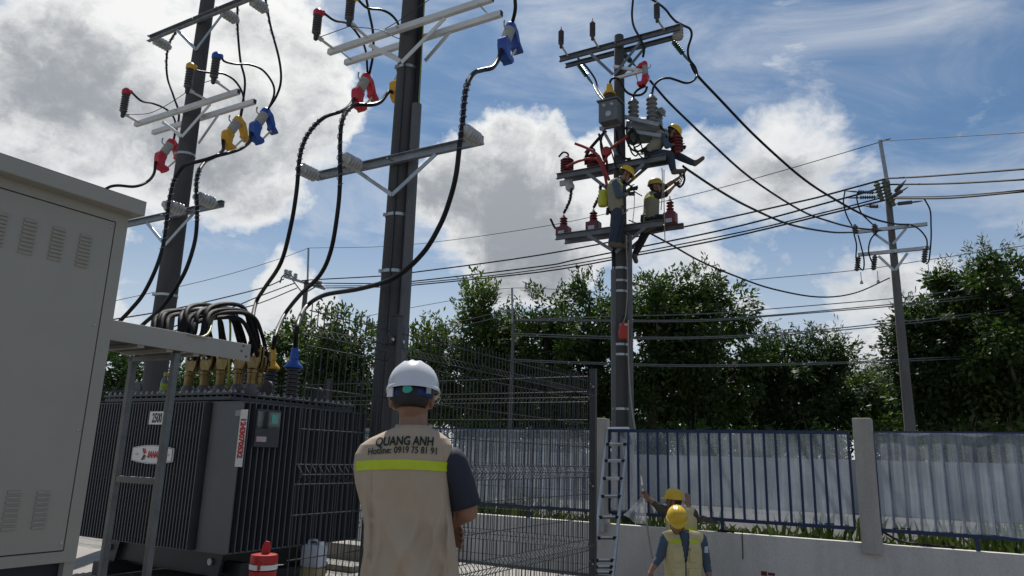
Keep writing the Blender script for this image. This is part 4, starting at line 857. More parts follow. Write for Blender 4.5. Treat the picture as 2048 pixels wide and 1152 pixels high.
for pts, lab, r in (
    ([(1025, 640), (1263, 632), (1400, 628), (1539, 618), (1787, 597), (1874, 586), (2100, 560)], 'upper thin line crossing in front of the trees', .016),
    ([(1027, 640), (1180, 640), (1388, 640), (1546, 630), (1790, 608), (1900, 597), (2100, 574)], 'second thin line crossing in front of the trees', .018),
    ([(1027, 641), (1180, 642), (1388, 643), (1546, 632), (1790, 612), (1900, 602), (2100, 580)], 'third thin line crossing in front of the trees', .018),
    ([(1029, 667), (1220, 673), (1400, 674), (1604, 663), (1794, 644), (1874, 636), (2100, 608)], 'pale twin line crossing the trees at red bag height', .018),
    ([(1029, 671), (1220, 677), (1400, 677), (1604, 667), (1794, 649), (1874, 641), (2100, 614)], 'pale lower twin line crossing the trees at red bag height', .018),
    ([(1029, 719), (1187, 725), (1400, 730), (1692, 724), (1860, 716), (2100, 704)], 'lowest pale line crossing the trees', .016),
    ([(1029, 722), (1187, 728), (1400, 733), (1692, 727), (1860, 720), (2100, 708)], 'lowest pale twin line crossing the trees', .016),
    ([(884, 651), (940, 638), (1013, 621), (1026, 622)], 'thin line running left from the thin post', .014),
    ([(884, 660), (940, 648), (1013, 631), (1026, 630)], 'thin lower line running left from the thin post', .014),
    ([(724, 634), (830, 614), (940, 594), (1024, 576), (1200, 584)], 'thin pale wire over the top of the thin post', .009),
    ([(1500, 560), (1717, 540), (1860, 519), (1969, 503), (2100, 484)], 'thin faint wire crossing behind the right pole', .012)):
    line(pts, 23.2, 22.6 if 'faint' not in lab else 21.5, lab, r, mat('grey_line', (.16, .17, .17), .4, .2))
# ================================================================ transformer
tg = mat('transformer_grey', (.085, .091, .102), .40, .15, .12, 5); tg2 = mat('transformer_lid_grey', (.05, .053, .058), .45, .2, .15, 5)
FB, FT = .545, 1.80                           # fins from, to
T = thing('transformer', 'big dark grey finned power transformer on the concrete slab', 'transformer', C0+U*1.2+V*.9+Z*.15)
LN, WD = 2.36, 1.78
def tp(u, v, z): return C0+U*u+V*v+Z*z
mb = MB(); mb.box(tp(1.24, .90, (FB-.02+FT+.03)/2), (1.72, 1.40, FT-FB+.05), (U, V, Z)); mb.build('tank', tg, T)
fin = MB(); fin.box((0, 0, 0), (.011, .27, FT-FB), (U, V, Z)); fin_me = fin.mesh('cooling_fin', tg)
for i in range(38):
    share(fin_me, 'cooling_fin', T, Matrix.Translation(tp(.45+i*.0425, .075, (FB+FT)/2)-T.location))
mb = MB(); mb.box((0, 0, 0), (.40, .012, FT-FB), (U, V, Z)); fe = mb.mesh('cooling_fin', tg)
for i in range(25):
    share(fe, 'cooling_fin', T, Matrix.Translation(tp(.20, .006+i*.0665, (FB+FT)/2)-T.location))
for i in range(8):
    share(fe, 'cooling_fin', T, Matrix.Translation(tp(2.28, .006+i*.0665, (FB+FT)/2)-T.location))
for z in (FB, FT):                            # folded edge strips closing the fin rows
    mb = MB(); mb.box(tp(1.24, .10, z), (1.62, .28, .012), (U, V, Z)); mb.build('fin_edge', tg, T)
    mb = MB(); mb.box(tp(.215, .81, z), (.40, 1.63, .012), (U, V, Z)); mb.build('fin_edge', tg, T)
LZ = 1.845
mb = MB(); mb.box(tp(1.24, .90, LZ), (1.90, 1.62, .035), (U, V, Z)); mb.build('rim', tg2, T, False, .004)
mb = MB(); mb.box(tp(1.24, .90, LZ+.042), (1.92, 1.64, .022), (U, V, Z)); lid = mb.build('lid', tg2, T, False, .004)
bm_ = MB(); bm_.lathe([(.017, -.075), (.017, -.058), (.009, -.057), (.009, 0), (.016, .001), (.016, .016), (.008, .017), (.008, .03)], 6); bme = bm_.mesh('bolt', galv_d)
for i in range(22): share(bme, 'bolt', lid, Matrix.Translation(tp(.33+i*.087, .115, LZ+.056)-T.location))
for i in range(19): share(bme, 'bolt', lid, Matrix.Translation(tp(.315, .15+i*.085, LZ+.056)-T.location))
for (u, v) in ((.42, .62), (.40, 1.28), (2.0, .3)):       # lifting lugs
    mb = MB(); pr = [(.07*math.cos(a), .09+.07*math.sin(a)) for a in [math.pi*i/8 for i in range(9)]]+[(-.07, -.01), (.07, -.01)]
    q = Matrix.Translation(tp(u, v, LZ+.05)) @ frame(U, V, Z); h = [(.03*math.cos(-6.2832*i/10), .085+.03*math.sin(-6.2832*i/10)) for i in range(10)]
    mb.prism(pr, .022, q); mb.build('lifting_lug', tg2, T)
# base frame, skids, wheels
mb = MB(); mb.box(tp(1.24, .9, .42), (1.5, 1.2, .22), (U, V, Z)); mb.build('bottom_pan', tg2, T)
for v in (.42, 1.38):
    mb = MB(); mb.bar(tp(.25, v, .34), tp(2.25, v, .34), .09, .14); mb.build('base_beam', tg2, T)
for u in (.45, 1.95):
    mb = MB(); mb.bar(tp(u, .12, .235), tp(u, 1.6, .235), .16, .12); mb.build('skid', tg2, T, False, .006)
    mb = MB(); mb.prism([(-.12, .12), (.12, .12), (.05, -.14), (-.05, -.14)], .03, Matrix.Translation(tp(u, .26, .40)) @ frame(U, V, Z)); mb.build('gusset', tg2, T)
    mb = MB(); mb.lathe([(.03, -.02), (.03, .02)], 12, axis_frame(V, tp(u+.03, .24, .42))); mb.build('pulling_eye', galv, T, True)
wm = mat('sign_white', (.72, .72, .70), .5, 0, .04); redt = mat('sign_red', (.45, .01, .02), .5); blk = mat('sign_black', (.01, .01, .012), .5)
FR = frame(-U, V*-1, Z)                        # helper
def face_front(u, z, off=-.064): return Matrix.Translation(tp(u, off, z)) @ frame(-U, Z, -V)     # text faces -V
def front_u(px, py, off=-.07): q = PP(px, py, C0+V*off, U); return (q-C0).dot(U), q.z
def panel(name, u0, u1, z0, z1, m, off, th=.006): mb = MB(); mb.box(tp((u0+u1)/2, off, (z0+z1)/2), (abs(u1-u0), th, abs(z1-z0)), (U, V, Z)); return mb.build(name, m, T)
ua, za = front_u(301, 823); ub, zb = front_u(329, 849)
pl = panel('rating_plate', ua, ub, za, zb, wm, -.07)
put_text('2500', abs(za-zb)*.98, face_front((ua+ub)/2, (za+zb)/2-.004, -.0745) @ Matrix.Scale(.62, 4, (1, 0, 0)), 'plate_number', blk, pl, bold=.004)
# maker's plate with the barrel outline
ua, za = front_u(268, 889); ub, zb = front_u(345, 930); uc, zc, hw_, hh_ = (ua+ub)/2, (za+zb)/2, abs(ua-ub)/2, abs(za-zb)/2
def barrel(k, d): 
    pts = []
    for i in range(9): f = -1+i/4; pts.append((f*hw_*k[0], (hh_*(1-.32*f*f)-.0)*k[1]))
    return pts+[(x, -z) for x, z in reversed(pts)]
def bplate(k, m, off, th): mb = MB(); mb.prism(barrel(k, th), th, Matrix.Translation(tp(uc, off, zc)) @ frame(-U, V, Z)); return mb
mp_ = bplate((1, 1), wm, -.072, .008).build('maker_plate', wm, T)
bplate((.965, .93), redt, -.0772, .002).build('plate_border', blk, mp_); bplate((.945, .89), wm, -.0788, .002).build('plate_field', wm, mp_)
M0 = Matrix.Translation(tp(uc, -.081, zc)) @ frame(-U, Z, -V)
put_text('SANAKY', hh_*.86, M0 @ Matrix.Translation((hw_*.16, -.004, 0)) @ Matrix.Scale(.78, 4, (1, 0, 0)), 'maker_name', redt, mp_, bold=.006, shear=.25)
lm = MB()
for pts, mi in (([(-.50, .62), (-.40, .62), (-.30, .12), (-.38, .02), (-.42, .1)], 0), ([(-.38, .0), (-.30, -.1), (-.40, -.62), (-.50, -.62)], 1), ([(-.37, .62), (-.34, .62), (-.27, .2), (-.29, .12)], 0), ([(-.37, -.62), (-.34, -.62), (-.27, -.2), (-.29, -.12)], 1)):
    lm.prism([(x*hw_, z*hh_) for x, z in pts], .001, M0 @ Matrix(((1, 0, 0, 0), (0, 0, 1, 0), (0, 1, 0, 0), (0, 0, 0, 1))), mi)
lm.build('logo_mark', [redt, blk], mp_)
for sx in (-.74, .76):
    mb = MB(); mb.lathe([(.014, 0), (.014, .001)], 12, M0 @ Matrix.Translation((sx*hw_, 0, 0))); mb.lathe([(.006, .001), (.006, .002)], 8, M0 @ Matrix.Translation((sx*hw_, 0, 0))); mb.build('plate_roundel', galv, mp_)
    mb = MB()
    for q in (-1, 1): mb.prism([(sx*hw_+q*.018, -.008), (sx*hw_+q*.030, 0), (sx*hw_+q*.018, .008)], .001, M0 @ Matrix(((1, 0, 0, 0), (0, 0, 1, 0), (0, 1, 0, 0), (0, 0, 0, 1))))
    mb.build('plate_arrow', galv, mp_)
# serial number strip down the first end fin
q0 = PP(488, 819, C0-V*.004, U); q1 = PP(484, 934, C0-V*.004, U); us = (q0-C0).dot(U); zt_, zb_ = q0.z, q1.z
st = panel('serial_strip', us-.052, us+.036, zt_, zb_, wm, -.004, .004)
put_text('1243070532', .086, Matrix.Translation(tp(us-.010, -.0072, (zt_+zb_)/2)) @ frame(-U, Z, -V) @ Matrix.Rotation(-math.pi/2, 4, 'Z') @ Matrix.Scale((zt_-zb_)/.60*.985, 4, (1, 0, 0)), 'serial_number', redt, st, bold=.006)
mb = MB(); mb.box(tp(us+.06, -.004, zt_-.03), (.085, .004, .05), (U, V, Z)); mb.build('sticker', mat('grey_sticker', (.28, .30, .29), .5), T)
# glossy window of the gauge box on the right side
en = -U
def side(v0, v1, z0, z1, m, name, off, th=.006, par=None): mb = MB(); mb.box(C0+V*((v0+v1)/2)+en*off+Z*((z0+z1)/2), (th, abs(v1-v0), abs(z1-z0)), (U, V, Z)); return mb.build(name, m, par or T)
def side_v(px, py): q = PP(px, py, C0+en*.01, V); return (q-C0).dot(V), q.z
va, za = side_v(515, 822); vb, zb = side_v(553, 895)
gb = side(va-.01, vb+.01, za+.02, zb-.0, tg2, 'gauge_panel', .012, .012)
side(va, vb, za, zb+.16, mat('dark_mirror', (.10, .11, .12), .04, .9, .05, 4), 'gauge_glass', .0205, .004, gb)
side(va+.01, va+.12, zb+.09, zb+.045, mat('pink_sticker', (.50, .38, .40), .5), 'sticker', .0205, .004, gb)
side(vb-.10, vb-.03, za-.02, za-.10, mat('green_sticker', (.12, .42, .34), .5), 'sticker', .0235, .003, gb)
# low voltage bushings with brass flags
brass = mat('brass', (.19, .13, .052), .36, .8, .4, 14)
LVT = []
for i, (px, py) in enumerate(((378, 760), (409, 760), (441, 760), (476, 762), (503, 762), (516, 766))):
    dv = .36 if i < 5 else .62; q = PP(px, py, C0+V*dv, U); u = (q-C0).dot(U); c = tp(u, dv, LZ+.053)
    mb = MB(); mb.lathe([(.075, 0), (.078, .03), (.06, .05), (.062, .07), (.05, .10)], 16, Matrix.Translation(c)); b = mb.build('low_voltage_bushing', dkporc, T, True)
    mb = MB(); mb.lathe([(.044, .09), (.044, .20), (.05, .205), (.05, .235), (.035, .25)], 14, Matrix.Translation(c)); mb.build('brass_stem', brass, b, True)
    mb = MB(); mb.prism([(-.05, .23), (.05, .23), (.084, .31), (.084, .47), (-.084, .47), (-.084, .31)], .022, Matrix.Translation(c+V*.0) @ frame(U, V, Z)); mb.prism([(-.045, .25), (.045, .25), (.06, .36), (.06, .46), (-.06, .46), (-.06, .36)], .02, Matrix.Translation(c+V*.06) @ frame(U, V, Z)); mb.build('brass_flag', brass, b, False, .004)
    for (a, e) in ((-.035, .37), (.035, .37), (-.035, .43), (.035, .43)):
        mb = MB(); mb.lathe([(.013, -.04), (.013, -.018), (.007, -.018), (.007, .10)], 6, axis_frame(V, c+U*a+Z*e)); mb.build('bolt', galv, b)
    LVT.append(c)
mb = MB(); mb.box(tp(.95, .42, LZ+.053+.50), (.30, .04, .035), (U, V, Z)); mb.build('red_wrap', redp, T, False, .01)
mb = MB(); mb.box(tp(.42, .36, LZ+.053+.44), (.04, .05, .14), (U, V, Z)); mb.build('red_wrap', redp, T, False, .01)
# high voltage bushings with coloured caps
for c in ('blue', 'yellow', 'red'):
    p = HV[c]+Z*(LZ+.053); mb = MB(); mb.lathe([(.075, 0), (.07, .02)]+ribs(.02, .36, 8, .042, .082)+[(.04, .38)], 18, Matrix.Translation(p)); b = mb.build('high_voltage_bushing', dkporc, T, True)
    q = HV[c]+Z*2.245; mb = MB(); mb.lathe([(.09, 0), (.099, .010), (.096, .026), (.066, .062), (.046, .085), (.041, .12), (.038, .20), (.032, .225), (.028, .24)], 18, Matrix.Translation(q)); mb.build('bushing_cap', CC[c], b, True)
    mb = MB(); mb.prism([(-.05, .10), (.05, .10), (.048, .17), (-.04, .19)], .05, Matrix.Translation(q) @ frame(U, V, Z)); mb.build('cap_wing', CC[c], b, False, .006)
# plastic bottle left on the lid
p = P(326, 797, tp(1.55, .35, 0).y); p.z = LZ+.053; p = PZ(326, 797, LZ+.053); uv = tp(1.62, .30, LZ+.053)
q = PP(326, 790, C0+V*.30, U); p = Vector((q.x, q.y, LZ+.053))
t = thing('drink_bottle', 'small plastic drink bottle with green label standing on the transformer', 'bottle', p)
mb = MB(); mb.lathe([(.032, 0), (.036, .01), (.036, .05), (.034, .055), (.036, .06), (.036, .14), (.03, .165), (.016, .19), (.015, .205)], 14, Matrix.Translation(p)); mb.build('body', mat('bottle_plastic', (.12, .14, .12), .15), t, True)
mb = MB(); mb.lathe([(.0372, .055), (.0376, .06), (.0376, .12), (.0372, .125)], 14, Matrix.Translation(p)); mb.build('label', mat('bottle_label', (.25, .34, .03), .4, 0, .3, 30), t, True)
mb = MB(); mb.lathe([(.018, .20), (.019, .205), (.019, .235), (.016, .24)], 12, Matrix.Translation(p)); mb.build('cap', mat('bottle_cap', (.45, .30, .05), .4), t, True)

# ================================================================ switchgear cabinet at left
cab_m = mat('cabinet_beige', (.33, .315, .275), .5, 0, .05, 3, .04, 220); dark = mat('recess_shade', (.02, .024, .035), .7)  # near-black: shade of the door gap and recessed plinth put into colour
q = P(250, 470, 4.62); K0 = Vector((q.x, q.y, 0))                   # far right vertical edge of its front
def kp(d, n, z): return K0-V*d-U*n+Z*z                                # d: along the front towards the camera, n: out of the front
zT = PP(251, 430, K0, V).z; zB = PP(148, 1122, K0, V).z; WID, DEP = 1.7, 1.25
KT = thing('electrical_cabinet', 'large beige steel cabinet with louvred doors at the left edge', 'cabinet', kp(WID/2, -DEP/2, .15))
mb = MB(); mb.box(kp(WID/2, -DEP/2-.004, (zT+zB)/2), (WID, DEP, zT-zB), (V, U, Z)); mb.build('body', cab_m, KT)
q = PP(229, 445, K0, V); d0 = -(q-K0).dot(V); z1 = q.z; z0 = PP(127, 1101, K0, V).z
d0 = max(d0, .06)
fr = .018                                                              # frame strips stand proud; a near-black sheet behind the door stands for the gap's shade
for (a, b, c, e) in ((0, d0-.003, zB, zT), (d0-.003, WID, z1+.003, zT-.0005), (d0-.003, WID, zB+.0005, z0-.003)):
    mb = MB(); mb.box(kp((a+b)/2, fr/2-.003, (c+e)/2), (b-a, fr, e-c), (V, U, Z)); mb.build('frame_strip', cab_m, KT)
mb = MB(); mb.box(kp((d0+WID)/2, -.002, (z0+z1)/2), (WID-d0, .006, z1-z0+.004), (V, U, Z)); mb.build('gap_shade', dark, KT)
mb = MB(); mb.box(kp((d0+.004+WID-.1)/2, fr/2-.002, (z0+z1)/2), (WID-.1-d0-.004, fr, z1-z0-.008), (V, U, Z)); door = mb.build('door', cab_m, KT, False, .003)
lv = MB(); L_ = .075; n = 7
for i in range(n):
    a = math.pi*i/(n-1); 
    for s in (-1, 1): lv.v.append(Vector((0, 0, 0))+V*(s*L_/2*(1-.0*i))-U*(math.sin(a)*.012)+Z*(math.cos(a)*.009))
for i in range(n-1): lv.f.append((2*i, 2*i+1, 2*i+3, 2*i+2)); lv.mi.append(0)
lv.f.append(tuple(range(0, 2*n, 2))); lv.f.append(tuple(range(2*n-1, 0, -2))); lv.mi += [0, 0]
lme = lv.mesh('louvre', cab_m, False)
def louvres(cols, y_off, n_):
    for (xt, yt, xb, yb) in cols:
        a = PP(xt, yt, K0-U*.016, V); b = PP(xb, yb, K0-U*.016, V)
        for i in range(n_):
            p = a.lerp(b, i/(n_-1)); d = -((a+b)/2-K0).dot(V); p = Vector((*(kp(d, .0155, 0).xy), p.z)); share(lme, 'louvre', door, Matrix.Translation(p-KT.location))
louvres([(-2, 427, -8, 490), (61, 442, 50, 506), (118, 459, 108, 519), (172, 473, 162, 532)], 0, 9)
louvres([(26, 985, 18, 1058), (86, 985, 76, 1055)], 0, 8)
for (x, y) in ((222, 453), (189, 650), (156, 860), (122, 1086)):
    p = PP(x, y, K0-U*.016, V); mb = MB(); mb.lathe([(.011, 0), (.011, .003), (.007, .006)], 10, axis_frame(-U, p)); mb.build('screw', galv, KT, True)
RT = PP(278, 414, K0-U*.10, V).z
mb = MB(); mb.box(kp(WID/2+.03, -DEP/2, zT+.045), (WID+.16, DEP+.22, .10), (V, U, Z)); mb.add([kp(-.05+a*(WID+.16), .11-b*(DEP+.22), zT+.095) for a, b in ((0, 0), (1, 0), (1, 1), (0, 1))]+[kp(.3, -.5, zT+.20), kp(WID-.3, -.5, zT+.20)], [(0, 1, 5, 4), (1, 2, 5), (2, 3, 4, 5), (3, 0, 4)]); mb.build('roof', cab_m, KT, False, .006)
mb = MB(); mb.box(kp(WID/2+.02, -DEP/2-.03, (zB+.15)/2), (WID-.06, DEP-.06, zB-.15), (V, U, Z)); mb.build('plinth', dark, KT)
mb = MB(); mb.box(kp(.03, -.02, (zB+.15)/2), (.06, .05, zB-.15), (V, U, Z)); mb.build('corner_foot', cab_m, KT)

# ================================================================ cable tray, its stand, and the heavy cables
T0 = PP(212, 660, K0+U*.10, V); n0 = K0+U*.10
a = PP(219, 643, n0, V); b = PP(502, 686, n0, V); lo = PP(499, 719, n0, V); zt = (a.z+b.z)/2; zb = zt-.135
dA = (a-n0).dot(V)-.25; dB = (b-n0).dot(V)
def rp(d, w, z): return n0+V*d+U*w+Z*z
TW_ = .55
tray_m = mat('tray_beige', (.33, .315, .28), .4, 0, .05, 3)
t = thing('cable_tray', 'beige steel cable tray reaching from the cabinet over the transformer', 'cable tray', rp((dA+dB)/2, TW_/2, zb))
for w in (0, TW_):
    mb = MB(); mb.box(rp((dA+dB-.45*(w > 0))/2, w, (zt+zb)/2), (dB-dA-.45*(w > 0), .014, zt-zb), (V, U, Z)); mb.build('side_rail', tray_m, t, False, .004)
mb = MB(); mb.box(rp((dA+dB-.5)/2, TW_/2, zb+.012), (dB-dA-.5, TW_-.016, .006), (V, U, Z)); mb.build('bottom_plate', dkmetal, t)
for i in range(3):
    d = dA+.5+i*.22; mb = MB(); mb.bar(rp(d, .01, zb-.004), rp(d, TW_-.01, zb-.004), .05, .025); mb.build('rung', tray_m, t)
mb = MB(); mb.box(rp(dB-.50, TW_/2, zt-.01), (.16, TW_+.05, .012), (V, U, Z)); mb.build('cover_plate', tray_m, t)
for (x, y) in ((487, 692), (483, 702), (492, 713)):
    p = PP(x, y, n0-U*.008, V); mb = MB(); mb.lathe([(.008, 0), (.007, .005)], 8, axis_frame(-U, p)); mb.build('screw', dkmetal, t)
ds = (PP(355, 714, n0, V)-n0).dot(V)
stand_m = mat('stand_steel', (.15, .16, .165), .5, .5, .2, 9)
t = thing('support_frame', 'galvanised ladder shaped steel stand in front of the transformer', 'stand', rp(ds, TW_/2, .15))
for w in (.02, TW_-.04):
    mb = MB(); mb.bar(rp(ds, w, .15), rp(ds, w, zb-.018), .045, .045, V); mb.build('leg', stand_m, t, False, .004)
mb = MB(); mb.bar(rp(ds, -.005, zb-.042), rp(ds, TW_-.01, zb-.042), .045, .04); mb.build('top_bar', stand_m, t, False, .004)
zc_ = PP(272, 960, rp(ds, 0, 0), U).z
mb = MB(); mb.bar(rp(ds, .045, zc_), rp(ds, TW_-.065, zc_), .04, .045); mb.build('cross_bar', stand_m, t, False, .004)
# heavy black cables: out of the tray, up in an arch and down to the brass flags
rr = random.Random(3)
for i in range(17):
    L_ = LVT[min(i//3, 5)]; e = L_+Z*.42+U*(.04*(i % 3-1))+V*(.02+.04*(i % 2))
    w = .36-.019*i; d = dB-.46+.012*i+rr.uniform(-.06, .06); s0 = rp(d-.7, w, zt-.05); s1 = rp(d-.16, w, zt-.02)
    pk = rp(d, w, zt).lerp(Vector((e.x, e.y, zt)), .5); h = zt+.30+rr.uniform(-.03, .05)+.025*(i % 3)
    f1 = s1.lerp(Vector((e.x, e.y, zt)), .12); f1.z = h-.13; f2 = s1.lerp(Vector((e.x, e.y, zt)), .84); f2.z = h-.07; f3 = Vector((e.x, e.y, zt+.02))+(e-s1).normalized()*.02
    pk.z = h+.02
    cable([s0, s1, f1, pk, f2, f3, e], 'heavy black cable %s of the arched bundle%s' % (['left one', 'middle one', 'right one'][i % 3], ' ending on the '+['leftmost', 'second', 'middle', 'fourth', 'fifth', 'rearmost'][min(i//3, 5)]+' brass flag'), .0185, 'heavy_cable', m=mat('heavy_rubber', (.006, .006, .007), .62, 0, .2, 8, spec=.2), group='heavy black cables arching onto the transformer', n=7)
s0 = rp(dB-.8, .08, zt-.03); s1 = rp(dB-.42, .03, zt+.0); e = LVT[3]+Z*.1-V*.09
pk = s1.lerp(e, .45); pk.z = zt+.33; f2 = s1.lerp(e, .75); f2.z = zt+.30
cable([s0, s1, s1.lerp(e, .2)+Z*.24, pk, f2, s1.lerp(e, .93)+Z*.0, e], 'thin yellow green earth cable over the black cable bundle', .010, 'earth_wire', 'cable', mat('yellow_green', (.22, .26, .03), .5))

# ================================================================ wire mesh enclosure
mesh_m = mat('mesh_green_grey', (.035, .040, .042), .45, .3, .2, 10); post_m = mat('post_grey', (.05, .052, .055), .45, .3, .15, 6)
pA = P(776, 900, 4.5); pA.z = 0; pB = P(1186, 918, 7.2); pB.z = 0
Vm = (pB-pA).normalized(); Nm = Vector((-Vm.y, Vm.x, 0))
def mesh_panel(o, d, L_, ztop, zbot, label, step=.05, folds=(2.0, 1.28, .62), tips=.05, wr=.0031, post=None, skip=None, open_left=False):
    n = Vector((-d.y, d.x, 0)); t = thing('mesh_fence', label, 'fence', o+d*(L_/2)+Z*.15, 'dark welded mesh fence panels')
    prof = []; 
    zs = [zbot]
    for f in sorted(folds): zs += [f-.05, f, f+.05]
    zs.append(ztop+tips); pts = [(z, 0.0 if z not in folds else .045) for z in zs]
    mb = MB(); k = int(L_/step)
    for i in range(k+1):
        x = i*step+.5*(L_-k*step); mb.tube([o+d*x+n*(-q)+Z*z for z, q in pts], wr, 4, False)
    w = mb.build('vertical_wires', mesh_m, t); w['kind'] = 'stuff'
    mb = MB(); hz = [zbot+.02, ztop]
    for f in folds: hz += [f-.05, f, f+.05]
    a, b = zbot+.02, ztop; z = zbot+.02
    for i in range(1, 9): 
        z = zbot+.02+(ztop-zbot)*i/9
        if all(abs(z-f) > .11 for f in folds): hz.append(z)
    for z in hz:
        q = .045 if z in folds else 0; mb.tube([o+n*(-q)+Z*z, o+d*L_+n*(-q)+Z*z], wr*1.15, 4, False)
    w = mb.build('cross_wires', mesh_m, t); w['kind'] = 'stuff'; return t
zA = PP(776, 628, pA, V).z; zBt = PP(1186, 740, pB, V).z
LA = (pB-pA).length
def mesh_post(p, ztop, r, label, clips, dirs):
    t = thing('fence_post', label, 'post', p+Z*.15, 'dark steel fence posts'); mb = MB()
    mb.box(p+Z*((.15+ztop)/2), (r, r*.75, ztop-.15), (Nm, Vm, Z)); mb.build('shaft', post_m, t, False, .006); mb = MB(); mb.box(p+Z*(ztop+.004), (r*1.04, r*.8, .012), (Nm, Vm, Z)); mb.build('cap', post_m, t)
    for z in clips:
        for d in dirs:
            mb = MB(); mb.box(p+d*(r*.5+.012)+Z*z, (.05, .03, .055), (d, Z.cross(d), Z)); c = mb.build('clip', post_m, t, False, .005); mb = MB(); mb.lathe([(.013, 0), (.011, .012)], 6, axis_frame(-Nm if d.y > 0 else -Nm, p+d*(r*.5+.016)+Z*z+Nm*-.016)); mb.build('bolt', galv, c)
mesh_post(pA, zA, .072, 'thick dark fence post standing right behind the man in the vest', (zA-.155, 1.05), (Vm, -Vm))
mesh_post(pB, zBt, .065, 'dark fence post where the mesh ends beside the ladder', (zBt-.17, 1.15, .45), (-Vm,))
mesh_panel(pA+Vm*.06, Vm, LA-.12, zA-.10, .19, 'dark wire mesh panel between the two fence posts right of the man', .05)
mesh_panel(pA-Vm*.74, Vm, .68, zA-.10, .19, 'narrow dark wire mesh piece left of the man in the vest', .05)
mesh_panel(pB+U*.06, U, 3.4, zBt-.06, .19, 'far dark wire mesh panel running left from the right fence post', .05)
mesh_panel(pB+U*3.55, U, 5.4, zBt-.06, .19, 'far dark wire mesh panel behind the transformer', .05)
for i, sx in enumerate((3.5, 9.0)):
    p = pB+U*sx; mesh_post(p, zBt, .06, ['dark fence post behind the transformer near the yellow cap', 'dark fence post behind the left pole foot'][i], (), ())
# ================================================================ things standing by the transformer
p = P(525, 1150, 6.05); p.z = .152; JZ = 1.25; t = thing('water_jug', 'red round water cooler with white band and red handle', 'water cooler', p)
redj = mat('jug_red', (.42, .012, .012), .4)
mb = MB(); mb.lathe([(.093, 0), (.10, .012), (.104, .25), (.106, .262)], 24, (Matrix.Translation(p) @ Matrix.Diagonal((1, 1, JZ, 1)))); mb.build('body', redj, t, True)
mb = MB(); mb.lathe([(.1072, .270), (.108, .274), (.108, .296), (.1072, .300)], 24, (Matrix.Translation(p) @ Matrix.Diagonal((1, 1, JZ, 1)))); mb.build('white_band', wm, t, True)
mb = MB(); mb.lathe([(.105, .304), (.106, .345), (.10, .356), (.05, .362)], 24, (Matrix.Translation(p) @ Matrix.Diagonal((1, 1, JZ, 1)))); mb.build('lid', redj, t, True)
mb = MB(); mb.box(p-V*.0+Vector((0, -.11, .30*JZ)), (.022, .02, .07)); mb.build('lid_tab', redj, t, False, .006)
mb = MB(); x_ = Vector((1, 0, 0)); mb.prism([(-.024, .34*JZ), (.036, .34*JZ), (.040, .34*JZ+.075), (.028, .34*JZ+.115), (.0, .34*JZ+.12), (-.018, .34*JZ+.09)], .03, Matrix.Translation(p)); mb.build('handle', redj, t, True)
p = PZ(622, 1180, .152); t = thing('jerrycan', 'white plastic jerrycan half full of yellowish liquid', 'jerrycan', p)
mb = MB(); M = Matrix.Translation(p) @ Matrix.Rotation(rad(-25), 4, 'Z')
def rbox(mb, w, d, z0, z1, top=1.0):
    n = 20; rings = [(z0, .9), (z0+.012, 1), (z1-.04, 1), (z1-.012, .93*top), (z1, .78*top)]; b = len(mb.v)
    for z, s in rings:
        for i in range(n):
            a = 6.2832*i/n; c, q = math.cos(a), math.sin(a); mb.v.append(M @ Vector((w/2*s*math.copysign(abs(c)**.4, c), d/2*s*math.copysign(abs(q)**.4, q), z)))
    for j in range(len(rings)-1):
        for i in range(n): mb.f.append((b+j*n+i, b+j*n+(i+1) % n, b+(j+1)*n+(i+1) % n, b+(j+1)*n+i)); mb.mi.append(0)
    mb.f += [tuple(range(b+n-1, b-1, -1)), tuple(range(b+(len(rings)-1)*n, b+len(rings)*n))]; mb.mi += [0, 0]
rbox(mb, .225, .15, .205, .40); mb.build('upper_body', mat('jerry_white', (.55, .57, .62), .4, 0, .05), t, True)
mb = MB(); rbox(mb, .224, .149, 0, .203); mb.build('filled_part', mat('jerry_yellow', (.40, .31, .15), .4, 0, .08), t, True)
mb = MB(); mb.tube(catmull([M @ Vector(q) for q in ((-.07, 0, .39), (-.06, 0, .43), (.02, 0, .435), (.05, 0, .40))], 4), .012, 8); mb.build('handle', MATS['jerry_white'], t, True)
mb = MB(); mb.lathe([(.026, .395), (.026, .425), (.022, .43)], 12, M @ Matrix.Translation((.075, 0, 0))); mb.build('cap', wm, t, True)
cable([p+Vector((-.22, .1, .35)), p+Vector((-.17, .05, .30)), p+Vector((-.15, .05, .21)), p+Vector((-.19, .07, .17)), p+Vector((-.24, .1, .25))], 'thin black wire loop hanging between red cooler and jerrycan', .004)
# ---------------------------------------------------------------- ladder leaning on the fence by the pole
alu = mat('aluminium', (.52, .53, .54), .35, .8, .12, 10)
dt = 11.25; dbm = 10.3
def lad(f, s):                                                          # f 0 top .. 1 bottom
    tl, tr = P(1214, 856, dt), P(1257, 856, dt); bl, br = P(1182, 1190, dbm), P(1221, 1190, dbm)
    a, b = (tl, bl) if s < 0 else (tr, br); return a+(b-a)*f
fe_ = (LOW-lad(0, -1).z)/(lad(1, -1).z-lad(0, -1).z)
t = thing('ladder', 'aluminium telescopic ladder leaning beside the grey pillar', 'ladder', (lad(fe_, -1)+lad(fe_, 1))/2)
for s in (-1, 1):
    mb = MB(); pts = [lad(fe_*i/8, s) for i in range(9)]; mb.tube(pts, [.020+.0016*i for i in range(9)], 10); r_ = mb.build('rail', alu, t, True)
    mb = MB(); mb.lathe([(.04, -.01), (.04, .05)], 10, Matrix.Translation(lad(fe_, s)-Z*.0)); mb.build('foot_cap', rubber, r_)
